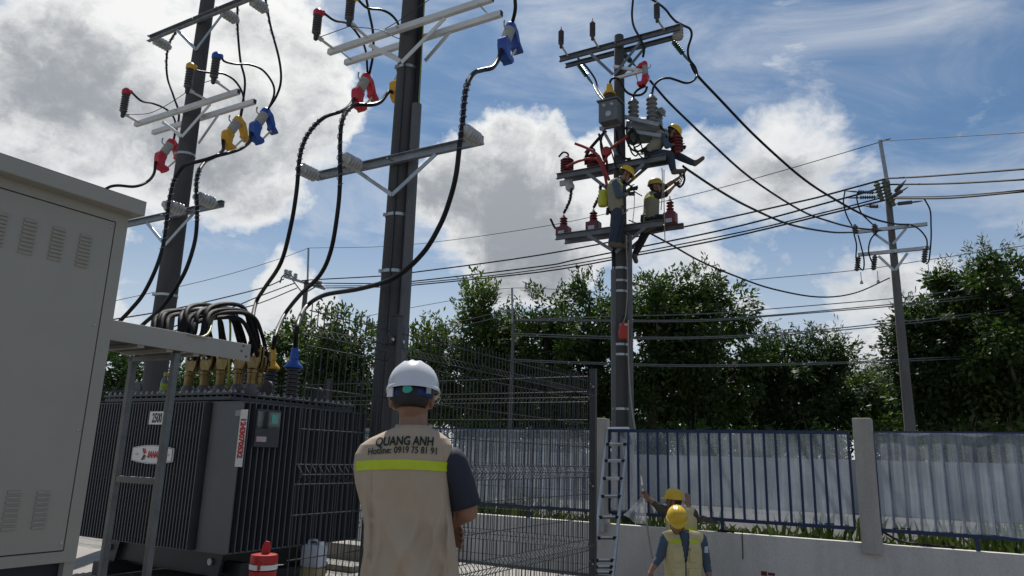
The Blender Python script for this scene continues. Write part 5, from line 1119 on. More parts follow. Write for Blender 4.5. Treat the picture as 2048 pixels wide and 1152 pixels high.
for (y) in (893, 929, 967, 1004, 1046, 1086, 1128, 1140, 1150):
    f = (y-856)/(1190-856); a, b = lad(f, -1), lad(f, 1); mb = MB(); mb.bar(a, b, .045, .025, (dt-dbm)*V+Z); ru = mb.build('rung', alu, t)
    for q, w in ((a, b), (b, a)): d = (w-q).normalized(); mb = MB(); mb.box(q+d*.03, (.05, .055, .045), (d, Z.cross(d), Z)); mb.build('lock_clip', rubber, ru, False, .004)
mb = MB(); mb.bar(lad(0, -1), lad(0, 1), .05, .03); mb.build('top_bar', alu, t)
# coil of old cable lying on the wall beside the workers
mb = MB(); c = fpt(fs(1406, 1047), WT+.045, 0.05); rr = random.Random(9); pts = []
for i in range(150):
    a = i*.42; pts.append(c+U*(math.cos(a)*(.17+rr.uniform(-.05, .05)))+V*(math.sin(a)*.08+rr.uniform(-.02, .02))+Z*(.05+.11*abs(math.sin(a*.37))*rr.uniform(.5, 1)))
mb.tube(pts, .011, 5); solo(mb, 'cable_coil', mat('dusty_cable', (.10, .095, .085), .7), 'tangled grey cable coil lying on the wall by the workers', 'cable coil', None, True)
cable([fpt(fs(1437, 1052), WT+.02, -.06), fpt(fs(1448, 1056), WT+.015, -.04), fpt(fs(1460, 1058), WT+.02, -.07), fpt(fs(1470, 1060), WT+.015, -.05)], 'short dark stick of cable on the wall top', .015)
cable([fpt(fs(1762, 1060), .62, .12), fpt(fs(1800, 1078), .52, .1), fpt(fs(1850, 1089), .50, .08), fpt(fs(1920, 1094), .49, .12)], 'black cable lying on the wall right of the right pillar', .014)
cable([fpt(fs(1487, 1063), WT+.012, -.07), fpt(fs(1487, 1066), WT-.02, -.095), fpt(fs(1488, 1085), WT-.2, -.09), fpt(fs(1488, 1098), WT-.32, -.092)], 'thin dark wire end hanging down the white wall', .006)
# ================================================================ people
skin = mat('skin', (.27, .145, .095), .5, 0, .12, 9, .05, 90); hair_m = mat('hair', (.012, .010, .009), .6, 0, .3, 30)
navy = mat('navy_cloth', (.022, .026, .042), .85, 0, .15, 12, .25, 30); denim = mat('denim_shirt', (.055, .085, .125), .8, 0, .2, 9, .35, 26)
jeans = mat('jeans', (.03, .042, .07), .85, 0, .25, 8, .3, 24); blackcl = mat('black_cloth', (.012, .012, .014), .85, 0, .2, 10, .3, 24)
glove_m = mat('black_glove', (.012, .012, .013), .7); boot_m = mat('boot', (.10, .075, .055), .7, 0, .2, 12)
khaki = mat('khaki_vest', (.44, .35, .26), .85, 0, .06, 5, .18, 16); khaki_backlit = mat('backlit_vest', (.24, .215, .155), .85, 0, .1, 7, .3, 18); khaki2 = mat('olive_vest', (.58, .50, .27), .8, 0, .08, 7, .3, 18)  # workers aloft get a darker vest copy; their backlight is in its colour
hivis = mat('reflective_yellow', (.50, .60, .01), .45, 0, .06, 20); helm_w = mat('white_helmet', (.66, .67, .70), .3, 0, .03, 4, coat=.3); helm_y = mat('yellow_helmet', (.66, .42, .015), .35, 0, .06, 5, coat=.2)
teal = mat('teal_plastic', (.05, .38, .30), .4); strapblue = mat('blue_strap', (.015, .035, .15), .7); greenink = mat('green_print', (.006, .022, .014), .8)
eye_m = mat('eye_dark', (.02, .015, .012), .2)
def capsule(mb, p0, r0_, p1, r1_, n=14):
    p0 = Vector(p0); p1 = Vector(p1); d = (p1-p0); d = d.normalized() if d.length > 1e-6 else Z; pts = []; rs = []
    for i in range(5): a = math.pi/2*i/4; pts.append(p0-d*r0_*math.cos(a)); rs.append(max(r0_*math.sin(a), 1e-4))
    for i in range(5): a = math.pi/2*(1-i/4); pts.append(p1+d*r1_*math.cos(a)); rs.append(max(r1_*math.sin(a), 1e-4))
    mb.tube(pts, rs, n)
def ellip(mb, M, rx, ry, rz_, n=18):
    m = 12; mb.lathe([(max(math.sin(math.pi*i/m), 1e-4), -math.cos(math.pi*i/m)) for i in range(m+1)], n, M @ Matrix.Diagonal((rx, ry, rz_, 1)))
def remesh(mb, voxel, smooth=5, name='body'):
    me = mb.mesh('tmp', []); o = bpy.data.objects.new('tmp', me); COL.objects.link(o)
    r = o.modifiers.new('r', 'REMESH'); r.mode = 'VOXEL'; r.voxel_size = voxel
    s = o.modifiers.new('s', 'SMOOTH'); s.factor = .5; s.iterations = smooth
    bpy.context.view_layer.update(); out = bpy.data.meshes.new_from_object(o.evaluated_get(bpy.context.evaluated_depsgraph_get()))
    bpy.data.objects.remove(o); bpy.data.meshes.remove(me); out.name = name; out.polygons.foreach_set('use_smooth', [True]*len(out.polygons)); return out
def link_mesh(me, name, parent, mats):
    me.materials.clear()
    for m in mats: me.materials.append(m)
    o = bpy.data.objects.new(name, me); COL.objects.link(o); o.parent = parent
    off = parent_loc(parent); me.transform(Matrix.Translation(-off)); return o
class Body:
    def __init__(s): s.mb = MB(); s.c = []
    def cap(s, tag_, p0, r0_, p1, r1_): capsule(s.mb, p0, r0_, p1, r1_); s.c.append((tag_, Vector(p0), r0_, Vector(p1), r1_))
    def chain(s, tag_, pts, rs):
        for i in range(len(pts)-1): s.cap(tag_, pts[i], rs[i], pts[i+1], rs[i+1])
    def ell(s, tag_, M, rx, ry, rz_): ellip(s.mb, M, rx, ry, rz_); c = M.translation.copy(); zz = Vector((M[0][2], M[1][2], M[2][2])); k = max(rz_-min(rx, ry), 0); s.c.append((tag_, c-zz*k, max(rx, ry)*.95, c+zz*k, max(rx, ry)*.95))
    def make(s, voxel, parent, tags, smooth=5):
        me = remesh(s.mb, voxel, smooth); n = len(me.polygons); ctr = np.empty(n*3); me.polygons.foreach_get('center', ctr); ctr = ctr.reshape(-1, 3)
        best = np.full(n, 1e9); idx = np.zeros(n, int); keys = list(tags)
        for (tg_, a, ra, b, rb) in s.c:
            a = np.array(a); b = np.array(b); d = b-a; L2 = max(d@d, 1e-9); t = np.clip(((ctr-a)@d)/L2, 0, 1); dist = np.linalg.norm(ctr-(a+t[:, None]*d), axis=1)-(ra+(rb-ra)*t)
            w = dist < best; best[w] = dist[w]; idx[w] = keys.index(tg_)
        o = link_mesh(me, 'body', parent, [tags[k] for k in keys]); me.polygons.foreach_set('material_index', idx.tolist()); return o
def hand(B, tag_, wrist, d, nrm, side, curl=.5, s=1.0, spread=.12):
    """wrist, finger direction d, palm normal (the way fingers curl), side +1 if the thumb is on d x nrm"""
    d = Vector(d).normalized(); nrm = Vector(nrm); nrm = (nrm-d*nrm.dot(d)).normalized(); lat = d.cross(nrm)*side
    pc_ = wrist+d*.05*s; B.cap(tag_, wrist, .026*s, wrist+d*.03*s, .030*s)
    for k in (-.026, -.009, .009, .026): B.cap(tag_, wrist+d*.025*s+lat*k*.8*s, .015*s, wrist+d*.082*s+lat*k*s, .012*s)
    for k, ln in ((-.030, .060), (-.010, .074), (.010, .080), (.030, .072)):
        p = wrist+d*.085*s+lat*k*s; fd = (d+lat*k/.03*spread).normalized(); a = 0; pts = [p]
        for f in (.45, .32, .23):
            a += curl*.75; q = (fd*math.cos(a)+nrm*math.sin(a)).normalized(); p = p+q*ln*f*s; pts.append(p)
        B.chain(tag_, pts, [.0098*s, .0092*s, .0084*s, .0072*s])
    p = wrist+d*.025*s+lat*.03*s; t1 = p+(lat*.75+d*.7+nrm*.35).normalized()*.038*s; t2 = t1+(lat*.25+d*.9+nrm*.5).normalized()*.03*s; t3 = t2+(d*.9+nrm*.6-lat*.1).normalized()*.024*s
    B.chain(tag_, [p, t1, t2, t3], [.015*s, .012*s, .0105*s, .0085*s])
def head(B, c, f, u, s=1.0):
    f = Vector(f).normalized(); u = Vector(u); u = (u-f*u.dot(f)).normalized(); r = f.cross(u); M = frame(r, f, u, c)
    B.ell('skin', M @ Matrix.Translation((0, -.012*s, .02*s)), .076*s, .095*s, .098*s); B.ell('skin', M @ Matrix.Translation((0, .025*s, -.045*s)), .058*s, .066*s, .075*s)
    B.cap('skin', M @ Vector((0, .085*s, .005*s)), .010*s, M @ Vector((0, .102*s, -.030*s)), .014*s)                  # nose
    B.cap('skin', M @ Vector((-.035*s, .078*s, .022*s)), .011*s, M @ Vector((.035*s, .078*s, .022*s)), .011*s)        # brow
    B.cap('skin', M @ Vector((-.018*s, .082*s, -.062*s)), .008*s, M @ Vector((.018*s, .082*s, -.062*s)), .008*s)      # mouth
    B.cap('skin', M @ Vector((0, .072*s, -.098*s)), .018*s, M @ Vector((0, .066*s, -.1*s)), .018*s)                    # chin
    for q in (-1, 1):
        B.cap('skin', M @ Vector((q*.078*s, -.012*s, .012*s)), .012*s, M @ Vector((q*.075*s, -.002*s, -.028*s)), .010*s); B.cap('skin', M @ Vector((q*.089*s, -.026*s, .014*s)), .010*s, M @ Vector((q*.086*s, -.022*s, -.022*s)), .009*s)
    return M
def eyes(M, s, parent):
    for q in (-1, 1): mb = MB(); ellip(mb, M @ Matrix.Translation((q*.030*s, .080*s, .002*s)), .012*s, .010*s, .008*s, 10); mb.build('eye', eye_m, parent, True)
def hair(M, s, parent, low=-.045):
    mb = MB(); n = 22; m = 8; b = 0
    for j in range(m+1):
        a = low+(.10-low)*j/m; k = math.sqrt(max(0, 1-((a-.02)/.106)**2))
        for i in range(n): t = math.pi*(1.12+.76*i/(n-1)); w = (1 if a > -.01 else 1+(a+.01)*2); mb.v.append(M @ Vector((math.cos(t)*.081*k*s*w, -.012*s+math.sin(t)*.101*k*s, a*s)))
    for j in range(m):
        for i in range(n-1): mb.f.append((j*n+i, j*n+i+1, (j+1)*n+i+1, (j+1)*n+i)); mb.mi.append(0)
    o = mb.build('hair', hair_m, parent, True); sm = o.modifiers.new('s', 'SOLIDIFY'); sm.thickness = .006*s; sm.offset = 0
def helmet(M, s, m, parent, peak=.045, tilt=0.0, detail=1):
    H = M @ Matrix.Rotation(tilt, 4, 'X') @ Matrix.Translation((0, -.002*s, .040*s)); n = 36; rx, ry, rz_ = .112*s, .136*s, .118*s; mb = MB(); rings = 12
    for j in range(rings+1):
        a = math.pi/2*j/rings*.985
        for i in range(n):
            t = 6.28318*i/n; x, y, z = math.cos(t)*math.cos(a)**.8*rx, math.sin(t)*math.cos(a)**.8*ry, math.sin(a)**1.0*rz_
            rg = .006*s*sum(math.exp(-((x-q*s)/(.010*s))**2) for q in (-.034, 0, .034))*min(1, max(0, (math.sin(a)-.35)*2.5)); mb.v.append(H @ Vector((x, y, z+rg)))
    for j in range(rings):
        for i in range(n): mb.f.append((j*n+i, j*n+(i+1) % n, (j+1)*n+(i+1) % n, (j+1)*n+i)); mb.mi.append(0)
    mb.f.append(tuple(rings*n+i for i in range(n))); mb.mi.append(0); b = len(mb.v)
    for (k, z) in ((1.0, .0), (1.035, -.004), (1.06, -.014), (1.05, -.020), (.98, -.014)):
        for i in range(n):
            t = 6.28318*i/n; pk = peak*s*max(0, math.sin(t))**3*(1 if k > 1.0 else 0); mb.v.append(H @ Vector((math.cos(t)*rx*k, math.sin(t)*(ry*k)+pk, z*s-pk*.25)))
    for j in range(4):
        for i in range(n): mb.f.append((b+j*n+i, b+(j+1)*n+i, b+(j+1)*n+(i+1) % n, b+j*n+(i+1) % n)); mb.mi.append(0)
    o = mb.build('helmet', m, parent, True); return o, H
def patch(bvh, c, right, up, w, h, off, nx, ny, curve=None, reach=.6):
    right = Vector(right).normalized(); up = Vector(up).normalized(); d = -(right.cross(up)).normalized(); top = []; bot = []
    for j in range(ny+1):
        for i in range(nx+1):
            a, b = (i/nx-.5)*w, (j/ny-.5)*h; p = c+right*a+up*(b+(curve(a) if curve else 0)); hit, nr, _, _ = bvh.ray_cast(p-d*reach, d)
            if hit is None: hit, nr = (top[-1]-d*0 if top else p), -d
            if nr.dot(d) > 0: nr = -nr
            top.append(hit+nr*off); bot.append(hit-nr*.004)
    mb = MB(); N_ = (nx+1)*(ny+1); mb.v = top+bot
    for j in range(ny):
        for i in range(nx): q = j*(nx+1)+i; mb.f.append((q, q+1, q+nx+2, q+nx+1)); mb.mi.append(0)
    edge = [i for i in range(nx+1)]+[j*(nx+1)+nx for j in range(1, ny+1)]+[ny*(nx+1)+i for i in range(nx-1, -1, -1)]+[j*(nx+1) for j in range(ny-1, 0, -1)]
    for k in range(len(edge)): a, b = edge[k], edge[(k+1) % len(edge)]; mb.f.append((a, a+N_, b+N_, b)); mb.mi.append(0)
    return mb
def bvh_of(o):
    me = o.data; off = parent_loc(o.parent); return BVHTree.FromPolygons([v.co+off for v in me.vertices], [tuple(p.vertices) for p in me.polygons])

# ---------------------------------------------------------------- the man in front, seen from behind
YM = 3.0
def Q(x, y, dy=0.0): return P(x, y, YM+dy)
PM = thing('person', 'man seen from behind in khaki vest and white helmet, arms folded', 'person', Vector((Q(815, 900).x, YM, 0)))
B = Body(); hc = Q(826, 803, .01); Mh = head(B, hc, Vector((.10, .98, -.12)), Vector((-.03, .12, 1)), 1.0)
B.cap('skin', Q(826, 858, .0), .060, Q(827, 822, .02), .058)
for px in (770, 858): B.cap('shirt', Q(px, 935, .03), .08, Q(815, 930, .03), .095)
B.cap('shirt', Q(815, 960, .05), .125, Q(815, 1080, .05), .12); B.cap('shirt', Q(765, 960, .04), .085, Q(775, 1100, .05), .085); B.cap('shirt', Q(860, 960, .04), .085, Q(865, 1100, .05), .085)
B.cap('shirt', Q(805, 880, .02), .048, Q(752, 915, .03), .058); B.cap('shirt', Q(848, 880, .02), .048, Q(885, 918, .03), .056)
# right arm: sleeve, bare elbow, folded forearm
eR = Q(934, 1021, .06); B.cap('shirt', Q(889, 922, .03), .056, Q(925, 985, .045), .058); B.cap('skin', Q(922, 985, .045), .047, eR, .046); B.chain('skin', [eR, Q(905, 1036, .15), Q(858, 1052, .27)], [.046, .044, .030])
hand(B, 'skin', Q(850, 1054, .27), Vector((-1, .1, .05)), Vector((0, -.9, .2)), 1, .5)
# left arm goes forward under it, its hand shows at the right elbow
eL = Q(764, 1035, .20); B.cap('shirt', Q(750, 922, .05), .056, Q(756, 985, .14), .056); B.cap('skin', Q(756, 985, .14), .044, eL, .044); B.chain('skin', [eL, Q(790, 1062, .24), Q(872, 1072, .25)], [.046, .042, .029])
wl = Q(880, 1070, .22); pd = (Q(930, 1078, .16)-wl).normalized()
hand(B, 'skin', wl, pd, Vector((0, -1, -.1)), -1, .55, 1.0, .16)
for s, px in ((-1, 785), (1, 850)):
    hx = Q(px, 1130, .05); kn = Vector((hx.x+s*.015, YM+.0, .50)); an = Vector((hx.x+s*.03, YM-.02, .09))
    B.chain('trousers', [hx, hx.lerp(kn, .45), kn, kn.lerp(an, .45), an], [.105, .095, .068, .066, .052]); B.cap('boot', an-Z*.02, .05, an+Vector((s*.03, .16, -.045)), .042); B.cap('boot', an-Z*.04, .048, an+Vector((0, -.03, -.045)), .045)
body = B.make(.0062, PM, {'skin': skin, 'shirt': navy, 'trousers': jeans, 'boot': boot_m}, 6); eyes(Mh, 1, PM); hair(Mh, 1.0, PM, -.038)
# vest: lofted cross sections
lev = [(851, 800, 856, .062, .0), (857, 788, 866, .078, .005), (866, 766, 882, .092, .01), (877, 742, 897, .104, .012), (890, 723, 904, .113, .012), (908, 713, 905, .122, .012), (932, 709, 899, .130, .015), (965, 712, 898, .132, .02), (1005, 721, 901, .130, .03), (1050, 729, 905, .128, .035), (1100, 727, 911, .132, .035), (1150, 722, 920, .138, .035), (1195, 721, 926, .142, .035)]
mb = MB(); n = 220; rows = []
for k in range(len(lev)-1):
    for q in range(10 if k < len(lev)-2 else 11):
        f = q/10; rows.append([a+(b-a)*f for a, b in zip(lev[k], lev[k+1])])
CREASE = [(752, 955, 738, 1130, 7, .016), (778, 1000, 752, 1175, 9, .014), (842, 960, 800, 1190, 8, .012), (893, 950, 868, 1100, 7, .016), (900, 1010, 905, 1120, 6, .014), (880, 985, 912, 1090, 5, .012), (868, 1040, 845, 1190, 8, .013), (816, 1060, 830, 1190, 10, .010), (730, 960, 760, 1040, 6, .012), (898, 1070, 872, 1180, 6, .013), (722, 1080, 770, 1150, 6, .010)]
for (py, xl, xr, hd, cy) in rows:
    a, b = Q(xl, py, .02), Q(xr, py, .02); c = (a+b)/2; hw = (b.x-a.x)/2; zz = c.z
    for i in range(n):
        t = 6.28318*i/n; cs, sn = math.cos(t), math.sin(t); e = 2/2.5; p = Vector((c.x+hw*math.copysign(abs(cs)**e, cs), YM+cy+hd*math.copysign(abs(sn)**e, sn), zz+(b.z-a.z)*.5*cs))
        amt = min(1, max(0, (py-930)/120)); s_ = noise.noise(Vector((p.x*9+p.z*3.2, p.y*2, p.z*1.6+2)))*.026+noise.noise(Vector((p.x*20-p.z*11, p.y*3, p.z*5)))*.007
        s_ += .012*math.exp(-((p.x-c.x+.055+(zz-1.1)*.42)/.018)**2)+.010*math.exp(-((p.x-c.x-.075-(1.25-zz)*.25)/.016)**2)
        pxv = xl+(xr-xl)*(cs+1)/2
        for (x0, y0, x1, y1, wd, am) in CREASE:
            f = (py-y0)/(y1-y0)
            if -.15 < f < 1.15: s_ += 1.5*am*math.exp(-((pxv-(x0+(x1-x0)*f+6*math.sin(f*5+x0)))/wd)**2)*max(0, math.sin(math.pi*(f+.15)/1.3))
        p.y -= s_*amt*(1 if sn < 0 else .3); p.x += cs*noise.noise(Vector((p.z*7, cs, 3)))*.006*amt
        # shoulder blades and spine hollow
        if sn < 0: p.y += .012*math.exp(-((p.x-c.x)/.03)**2)*min(1, max(0, (py-868)/40))
        mb.v.append(p)
m = len(rows)
for j in range(m-1):
    for i in range(n): mb.f.append((j*n+i, (j+1)*n+i, (j+1)*n+(i+1) % n, j*n+(i+1) % n)); mb.mi.append(0)
vest = mb.build('vest', khaki, PM, True); sd = vest.modifiers.new('sol', 'SOLIDIFY'); sd.thickness = .004; sd.offset = -1
# the mesh cloth weave and creases: fine relief in the vest's own material
def cloth(m, weave=420, crease=5.5):
    nt = m.node_tree; N = nt.nodes; L = nt.links; b = N['Principled BSDF']; tc = N.new('ShaderNodeTexCoord')
    mp = N.new('ShaderNodeMapping'); L.new(tc.outputs['Object'], mp.inputs[0]); mp.inputs['Scale'].default_value = (1, 1, .35); mp.inputs['Rotation'].default_value = (0, .35, 0)
    n1 = N.new('ShaderNodeTexNoise'); n1.inputs['Scale'].default_value = crease*2.2; n1.inputs['Detail'].default_value = 4; n1.inputs['Distortion'].default_value = 1.2; L.new(mp.outputs[0], n1.inputs[0])
    vo = N.new('ShaderNodeTexVoronoi'); vo.inputs['Scale'].default_value = weave; L.new(tc.outputs['Object'], vo.inputs[0])
    b1 = N.new('ShaderNodeBump'); b1.inputs['Strength'].default_value = .25; b1.inputs['Distance'].default_value = .03; L.new(n1.outputs['Fac'], b1.inputs['Height'])
    b2 = N.new('ShaderNodeBump'); b2.inputs['Strength'].default_value = .5; b2.inputs['Distance'].default_value = .0012; L.new(vo.outputs['Distance'], b2.inputs['Height']); L.new(b1.outputs[0], b2.inputs['Normal']); L.new(b2.outputs[0], b.inputs['Normal'])
cloth(khaki)
bv = bvh_of(vest); X_ = Vector((1, 0, 0))
bc_ = Q(804, 931, -.12); arc = lambda a: .010*(1-(a/.19)**2)+a*.012-.006
mb = patch(bv, bc_, X_, Z, .372, .036, .004, 40, 3, arc); mb.build('reflective_band', hivis, vest, True)
def vest_text(body_, cpx, cpy, width, size, name, bold, arch):
    vs, fs = text_mesh(body_, size, bold); x0 = min(v.x for v in vs); x1 = max(v.x for v in vs); k = width/(x1-x0); c = Q(cpx, cpy, -.12); mb = MB(); pts = []
    for v in vs:
        a = (v.x-(x0+x1)/2)*k; p = c+X_*a+Z*(v.y+arch*(1-(a/.13)**2)+a*.035); hit, nr, _, _ = bv.ray_cast(p-Vector((0, .6, 0)), Vector((0, 1, 0)))
        pts.append(hit+Vector((0, -.006, 0)) if hit else p)
    mb.add(pts, fs); mb.build(name, greenink, vest)
vest_text('QUANG ANH', 807, 885, .226, .048, 'back_print', .0014, .006)
vest_text('Hotline: 0919 75 81 91', 803, 903, .268, .036, 'back_print', .0007, .006)
for (xa, ya, xb, yb) in ((741, 890, 736, 1150), (884, 893, 893, 1150)):      # stitched panel seams down the back
    pts = []
    for i in range(26):
        q = Q(xa+(xb-xa)*i/25, ya+(yb-ya)*i/25, -.12); hit, nr, _, _ = bv.ray_cast(q-Vector((0, .6, 0)), Vector((0, 1, 0)))
        if hit: pts.append(hit-Vector((0, .0005, 0)))
    mb = MB(); mb.tube(pts, .0022, 5); mb.build('seam', khaki, vest, True)
mb = MB(); mb.tube([Q(828+34*math.cos(a), 853+4*math.sin(a), .005-.066*math.sin(a)) for a in [6.2832*i/24 for i in range(25)]], .008, 8); mb.build('collar_binding', khaki, vest, True)
# loose sleeve over the right upper arm
mb = MB(); n = 28; pts = catmull([Q(886, 908, .03), Q(900, 930, .03), Q(919, 968, .04), Q(931, 1013, .05)], 4); m = len(pts); rs = [.048, .060, .068, .073, .073, .071, .069, .067, .065, .064, .063, .063, .064]
for j, p in enumerate(pts):
    t = (pts[min(j+1, m-1)]-pts[max(j-1, 0)]).normalized(); a = t.cross(Vector((0, 1, 0))).normalized(); b = t.cross(a)
    for i in range(n):
        an = 6.28318*i/n; r_ = rs[min(j, 12)]*(1+.05*noise.noise(Vector((math.cos(an)*2, math.sin(an)*2, j*.5)))); mb.v.append(p+(a*math.cos(an)+b*math.sin(an))*r_)
for j in range(m-1):
    for i in range(n): mb.f.append((j*n+i, j*n+(i+1) % n, (j+1)*n+(i+1) % n, (j+1)*n+i)); mb.mi.append(0)
slv = mb.build('sleeve', navy, PM, True); sd = slv.modifiers.new('sol', 'SOLIDIFY'); sd.thickness = .004
# white helmet with its blue headband and teal knob
hm, H = helmet(Mh @ Matrix.Translation((0, 0, .016)), .935, helm_w, PM, .04, -.02)
mb = MB(); n = 26
for j, z in enumerate((-.052, -.012)):
    for i in range(n): t = math.pi*(1.10+.80*i/(n-1)); mb.v.append(H @ Vector((math.cos(t)*.093, math.sin(t)*.112, z-.006*math.cos(t)*0)))
for i in range(n-1): mb.f.append((i, i+1, n+i+1, n+i)); mb.mi.append(0)
hb = mb.build('headband', strapblue, hm, True); sd = hb.modifiers.new('sol', 'SOLIDIFY'); sd.thickness = .005
mb = MB(); mb.prism([(.020*math.cos(a)*(1+.10*math.cos(3*a)), .017*math.sin(a)) for a in [6.2832*i/18 for i in range(18)]], .012, H @ Matrix.Translation((.002, -.118, -.030))); mb.build('ratchet_knob', teal, hm, False, .003)
mb = MB(); mb.box(H @ Vector((-.074, -.088, -.034)), (.030, .006, .036), (Vector((.8, -.6, 0)), Vector((.6, .8, 0)), Z)); mb.build('grey_clip', wm, hm)
mb = MB(); mb.box(H @ Vector((.080, -.080, -.026)), (.022, .006, .030), (Vector((.8, .6, 0)), Vector((-.6, .8, 0)), Z)); mb.build('grey_clip', galv_d, hm)

LINEMEN = []
# ---------------------------------------------------------------- workers
def worker(label, base, J, f_head, up_head, fwd, tags, hands, vest_len=(0, 1), voxel=.0075, helm=helm_y, hs=1.0, group=None, peak=.05, vm=khaki2, open_front=False, helm_tilt=0.0, longs=True):
    t = thing('person', label, 'person', base, group); B = Body(); Mh = head(B, J['head'], f_head, up_head, hs); fwd = Vector(fwd).normalized()
    nk, ch, pv_ = J['neck'], J['chest'], J['pelvis']; sl_, sr_ = J['shL'], J['shR']; lat = (sr_-sl_).normalized()
    hn = (J['head']-nk).normalized(); B.cap('skin', nk, .056, nk.lerp(J['head'], .7), .054)
    def tor(B, tag_, inf):
        ax = (nk-pv_).normalized(); y = ax.cross(lat).normalized(); M = frame(lat, y, ax, ch)
        B.ell(tag_, M, .172+inf, .120+inf, .20+inf*.5); B.ell(tag_, frame(lat, y, ax, pv_.lerp(ch, .45)), .145+inf, .105+inf, .17); B.ell(tag_, frame(lat, y, ax, pv_), .150+inf, .110+inf, .13)
        for s in (sl_, sr_): B.cap(tag_, nk.lerp(ch, .12), .052+inf*.6, s.lerp(nk, .12), .060+inf*.7)
        return ax
    ax = tor(B, 'shirt', 0)
    B.ell('trousers', frame(lat, ax.cross(lat), ax, pv_-ax*.06), .158, .118, .12)
    for s in 'LR':
        sh, el, wr = J['sh'+s], J['el'+s], J['wr'+s]; B.chain('shirt', [sh, sh.lerp(el, .5), el], [.068, .062, .054])
        B.chain('shirt' if longs else 'skin', [el, el.lerp(wr, .45)], [.046, .042]); B.chain('skin', [el.lerp(wr, .45), wr], [.038, .027])
        d, nrm, side, curl, hk = hands[s]; hand(B, hk, wr, d, nrm, side, curl, 1.0)
        hp, kn, an = J['hp'+s], J['kn'+s], J['an'+s]; B.chain('trousers', [hp, hp.lerp(kn, .45), kn, kn.lerp(an, .4), an], [.104, .096, .074, .072, .058])
        fd = J['ft'+s]; sd_ = (an-kn).normalized(); B.cap('boot', an, .052, an+sd_*.045+fd*.02, .054); B.cap('boot', an+sd_*.055, .050, an+sd_*.065+fd*.18, .042)
    B.make(voxel, t, tags, 5); eyes(Mh, hs, t); hair(Mh, hs, t, -.06)
    V_ = Body(); tor(V_, 'shirt', .022); [V_.cap('shirt', ch+lat*q+ax*.03, .125, pv_+lat*q-ax*.06, .125) for q in (-.085, 0, .085)]; me = remesh(V_.mb, voxel*1.3, 8, 'vest')
    # keep the vest between hem and neck, open it down the front when the photo shows it open
    bm = bmesh.new(); bm.from_mesh(me); kill = []
    for fc in bm.faces:
        p = fc.calc_center_median(); h = (p-pv_).dot(ax); x = (p-ch).dot(lat); y = (p-ch).dot(fwd)
        if h < -.10 or (open_front and y > 0 and abs(x) < max(.004, (h-.22)*.17)): kill.append(fc)
    bmesh.ops.delete(bm, geom=kill, context='FACES'); bm.to_mesh(me); bm.free()
    v = link_mesh(me, 'vest', t, [vm]); v.modifiers.new('sol', 'SOLIDIFY').thickness = .004
    hm, H = helmet(Mh @ Matrix.Translation((0, 0, .012*hs)), hs, helm, t, peak, helm_tilt)
    mb = MB(); mb.tube(catmull([Mh @ Vector((-.078*hs, .0, .03)), Mh @ Vector((-.062*hs, .03, -.07)), Mh @ Vector((0, .045, -.128)), Mh @ Vector((.062*hs, .03, -.07)), Mh @ Vector((.078*hs, .0, .03))], 5), .005, 5); mb.build('chin_strap', blackcl, hm)
    return t, v, ax, lat, Mh, H, hm
def bands(v, ax, c, faces, h=.045, wid=.30, par=None):
    bv_ = bvh_of(v)
    for r in faces: mb = patch(bv_, c, r, ax, wid, h, .005, 16, 2); mb.build('reflective_band', hivis, v, True)
TG = {'skin': skin, 'shirt': denim, 'trousers': jeans, 'boot': boot_m, 'glove': glove_m}
TGB = {'skin': skin, 'shirt': blackcl, 'trousers': blackcl, 'boot': boot_m, 'glove': glove_m}
TGO = {'skin': skin, 'shirt': mat('olive_shirt', (.07, .065, .045), .85), 'trousers': jeans, 'boot': boot_m, 'glove': glove_m}
def G(Y): return lambda x, y, dy=0.0: P(x, y, Y+dy)
# worker walking towards us by the wall
g = G(8.4); J = dict(head=g(1354, 1043, -.10), neck=g(1362, 1064, .02), chest=g(1366, 1102, .03), pelvis=g(1368, 1172, .06), shL=g(1402, 1079, .02), shR=g(1331, 1077, .02), elL=g(1412, 1124, .04), elR=g(1319, 1114, .0), wrL=g(1421, 1165, -.06), wrR=g(1302, 1142, -.05))
bx = g(1368, 1172).x
for s, q in (('L', 1), ('R', -1)):
    J['hp'+s] = Vector((bx+q*.09, 8.46, J['pelvis'].z-.05)); J['kn'+s] = Vector((bx+q*.11, 8.36-.06*q, LOW+.50)); J['an'+s] = Vector((bx+q*.12, 8.45+.08*q, LOW+.10)); J['ft'+s] = Vector((.1*q, -.95, -.15))
t, v, ax, lat, Mh, H, hm = worker('worker facing us by the wall, yellow helmet bowed, vest open over blue shirt', Vector((bx, 8.45, LOW)), J, Vector((-.14, -.90, -.42)), Vector((-.05, -.42, .9)), (0, -1, 0), TG, {'L': (Vector((.05, -.1, -1)), Vector((-.6, -.5, 0)), 1, .5, 'skin'), 'R': (Vector((-.35, -.2, -1)), Vector((.6, -.5, 0)), -1, .45, 'skin')}, open_front=True, peak=.055)
bv_ = bvh_of(v); R_ = -lat
for (dx, dh, w, h, m_, nm) in ((.095, .115, .11, .036, hivis, 'reflective_band'), (-.095, .115, .11, .036, hivis, 'reflective_band'), (.085, -.02, .10, .13, khaki2, 'chest_pocket'), (-.085, -.02, .10, .13, khaki2, 'chest_pocket'), (.085, -.24, .125, .17, khaki2, 'lower_pocket'), (-.085, -.24, .125, .17, khaki2, 'lower_pocket'), (0, -.16, .012, .30, galv_d, 'zip'), (.085, .04, .105, .03, khaki2, 'pocket_flap'), (-.085, .04, .105, .03, khaki2, 'pocket_flap')):
    patch(bv_, J['chest']+lat*dx+ax*dh, -lat if (-lat).cross(ax).y < 0 else lat, ax, w, h, .006 if 'band' in nm else (.004 if nm == 'zip' else (.026 if 'flap' in nm else .019)), 8, 6).build(nm, m_, v, True)
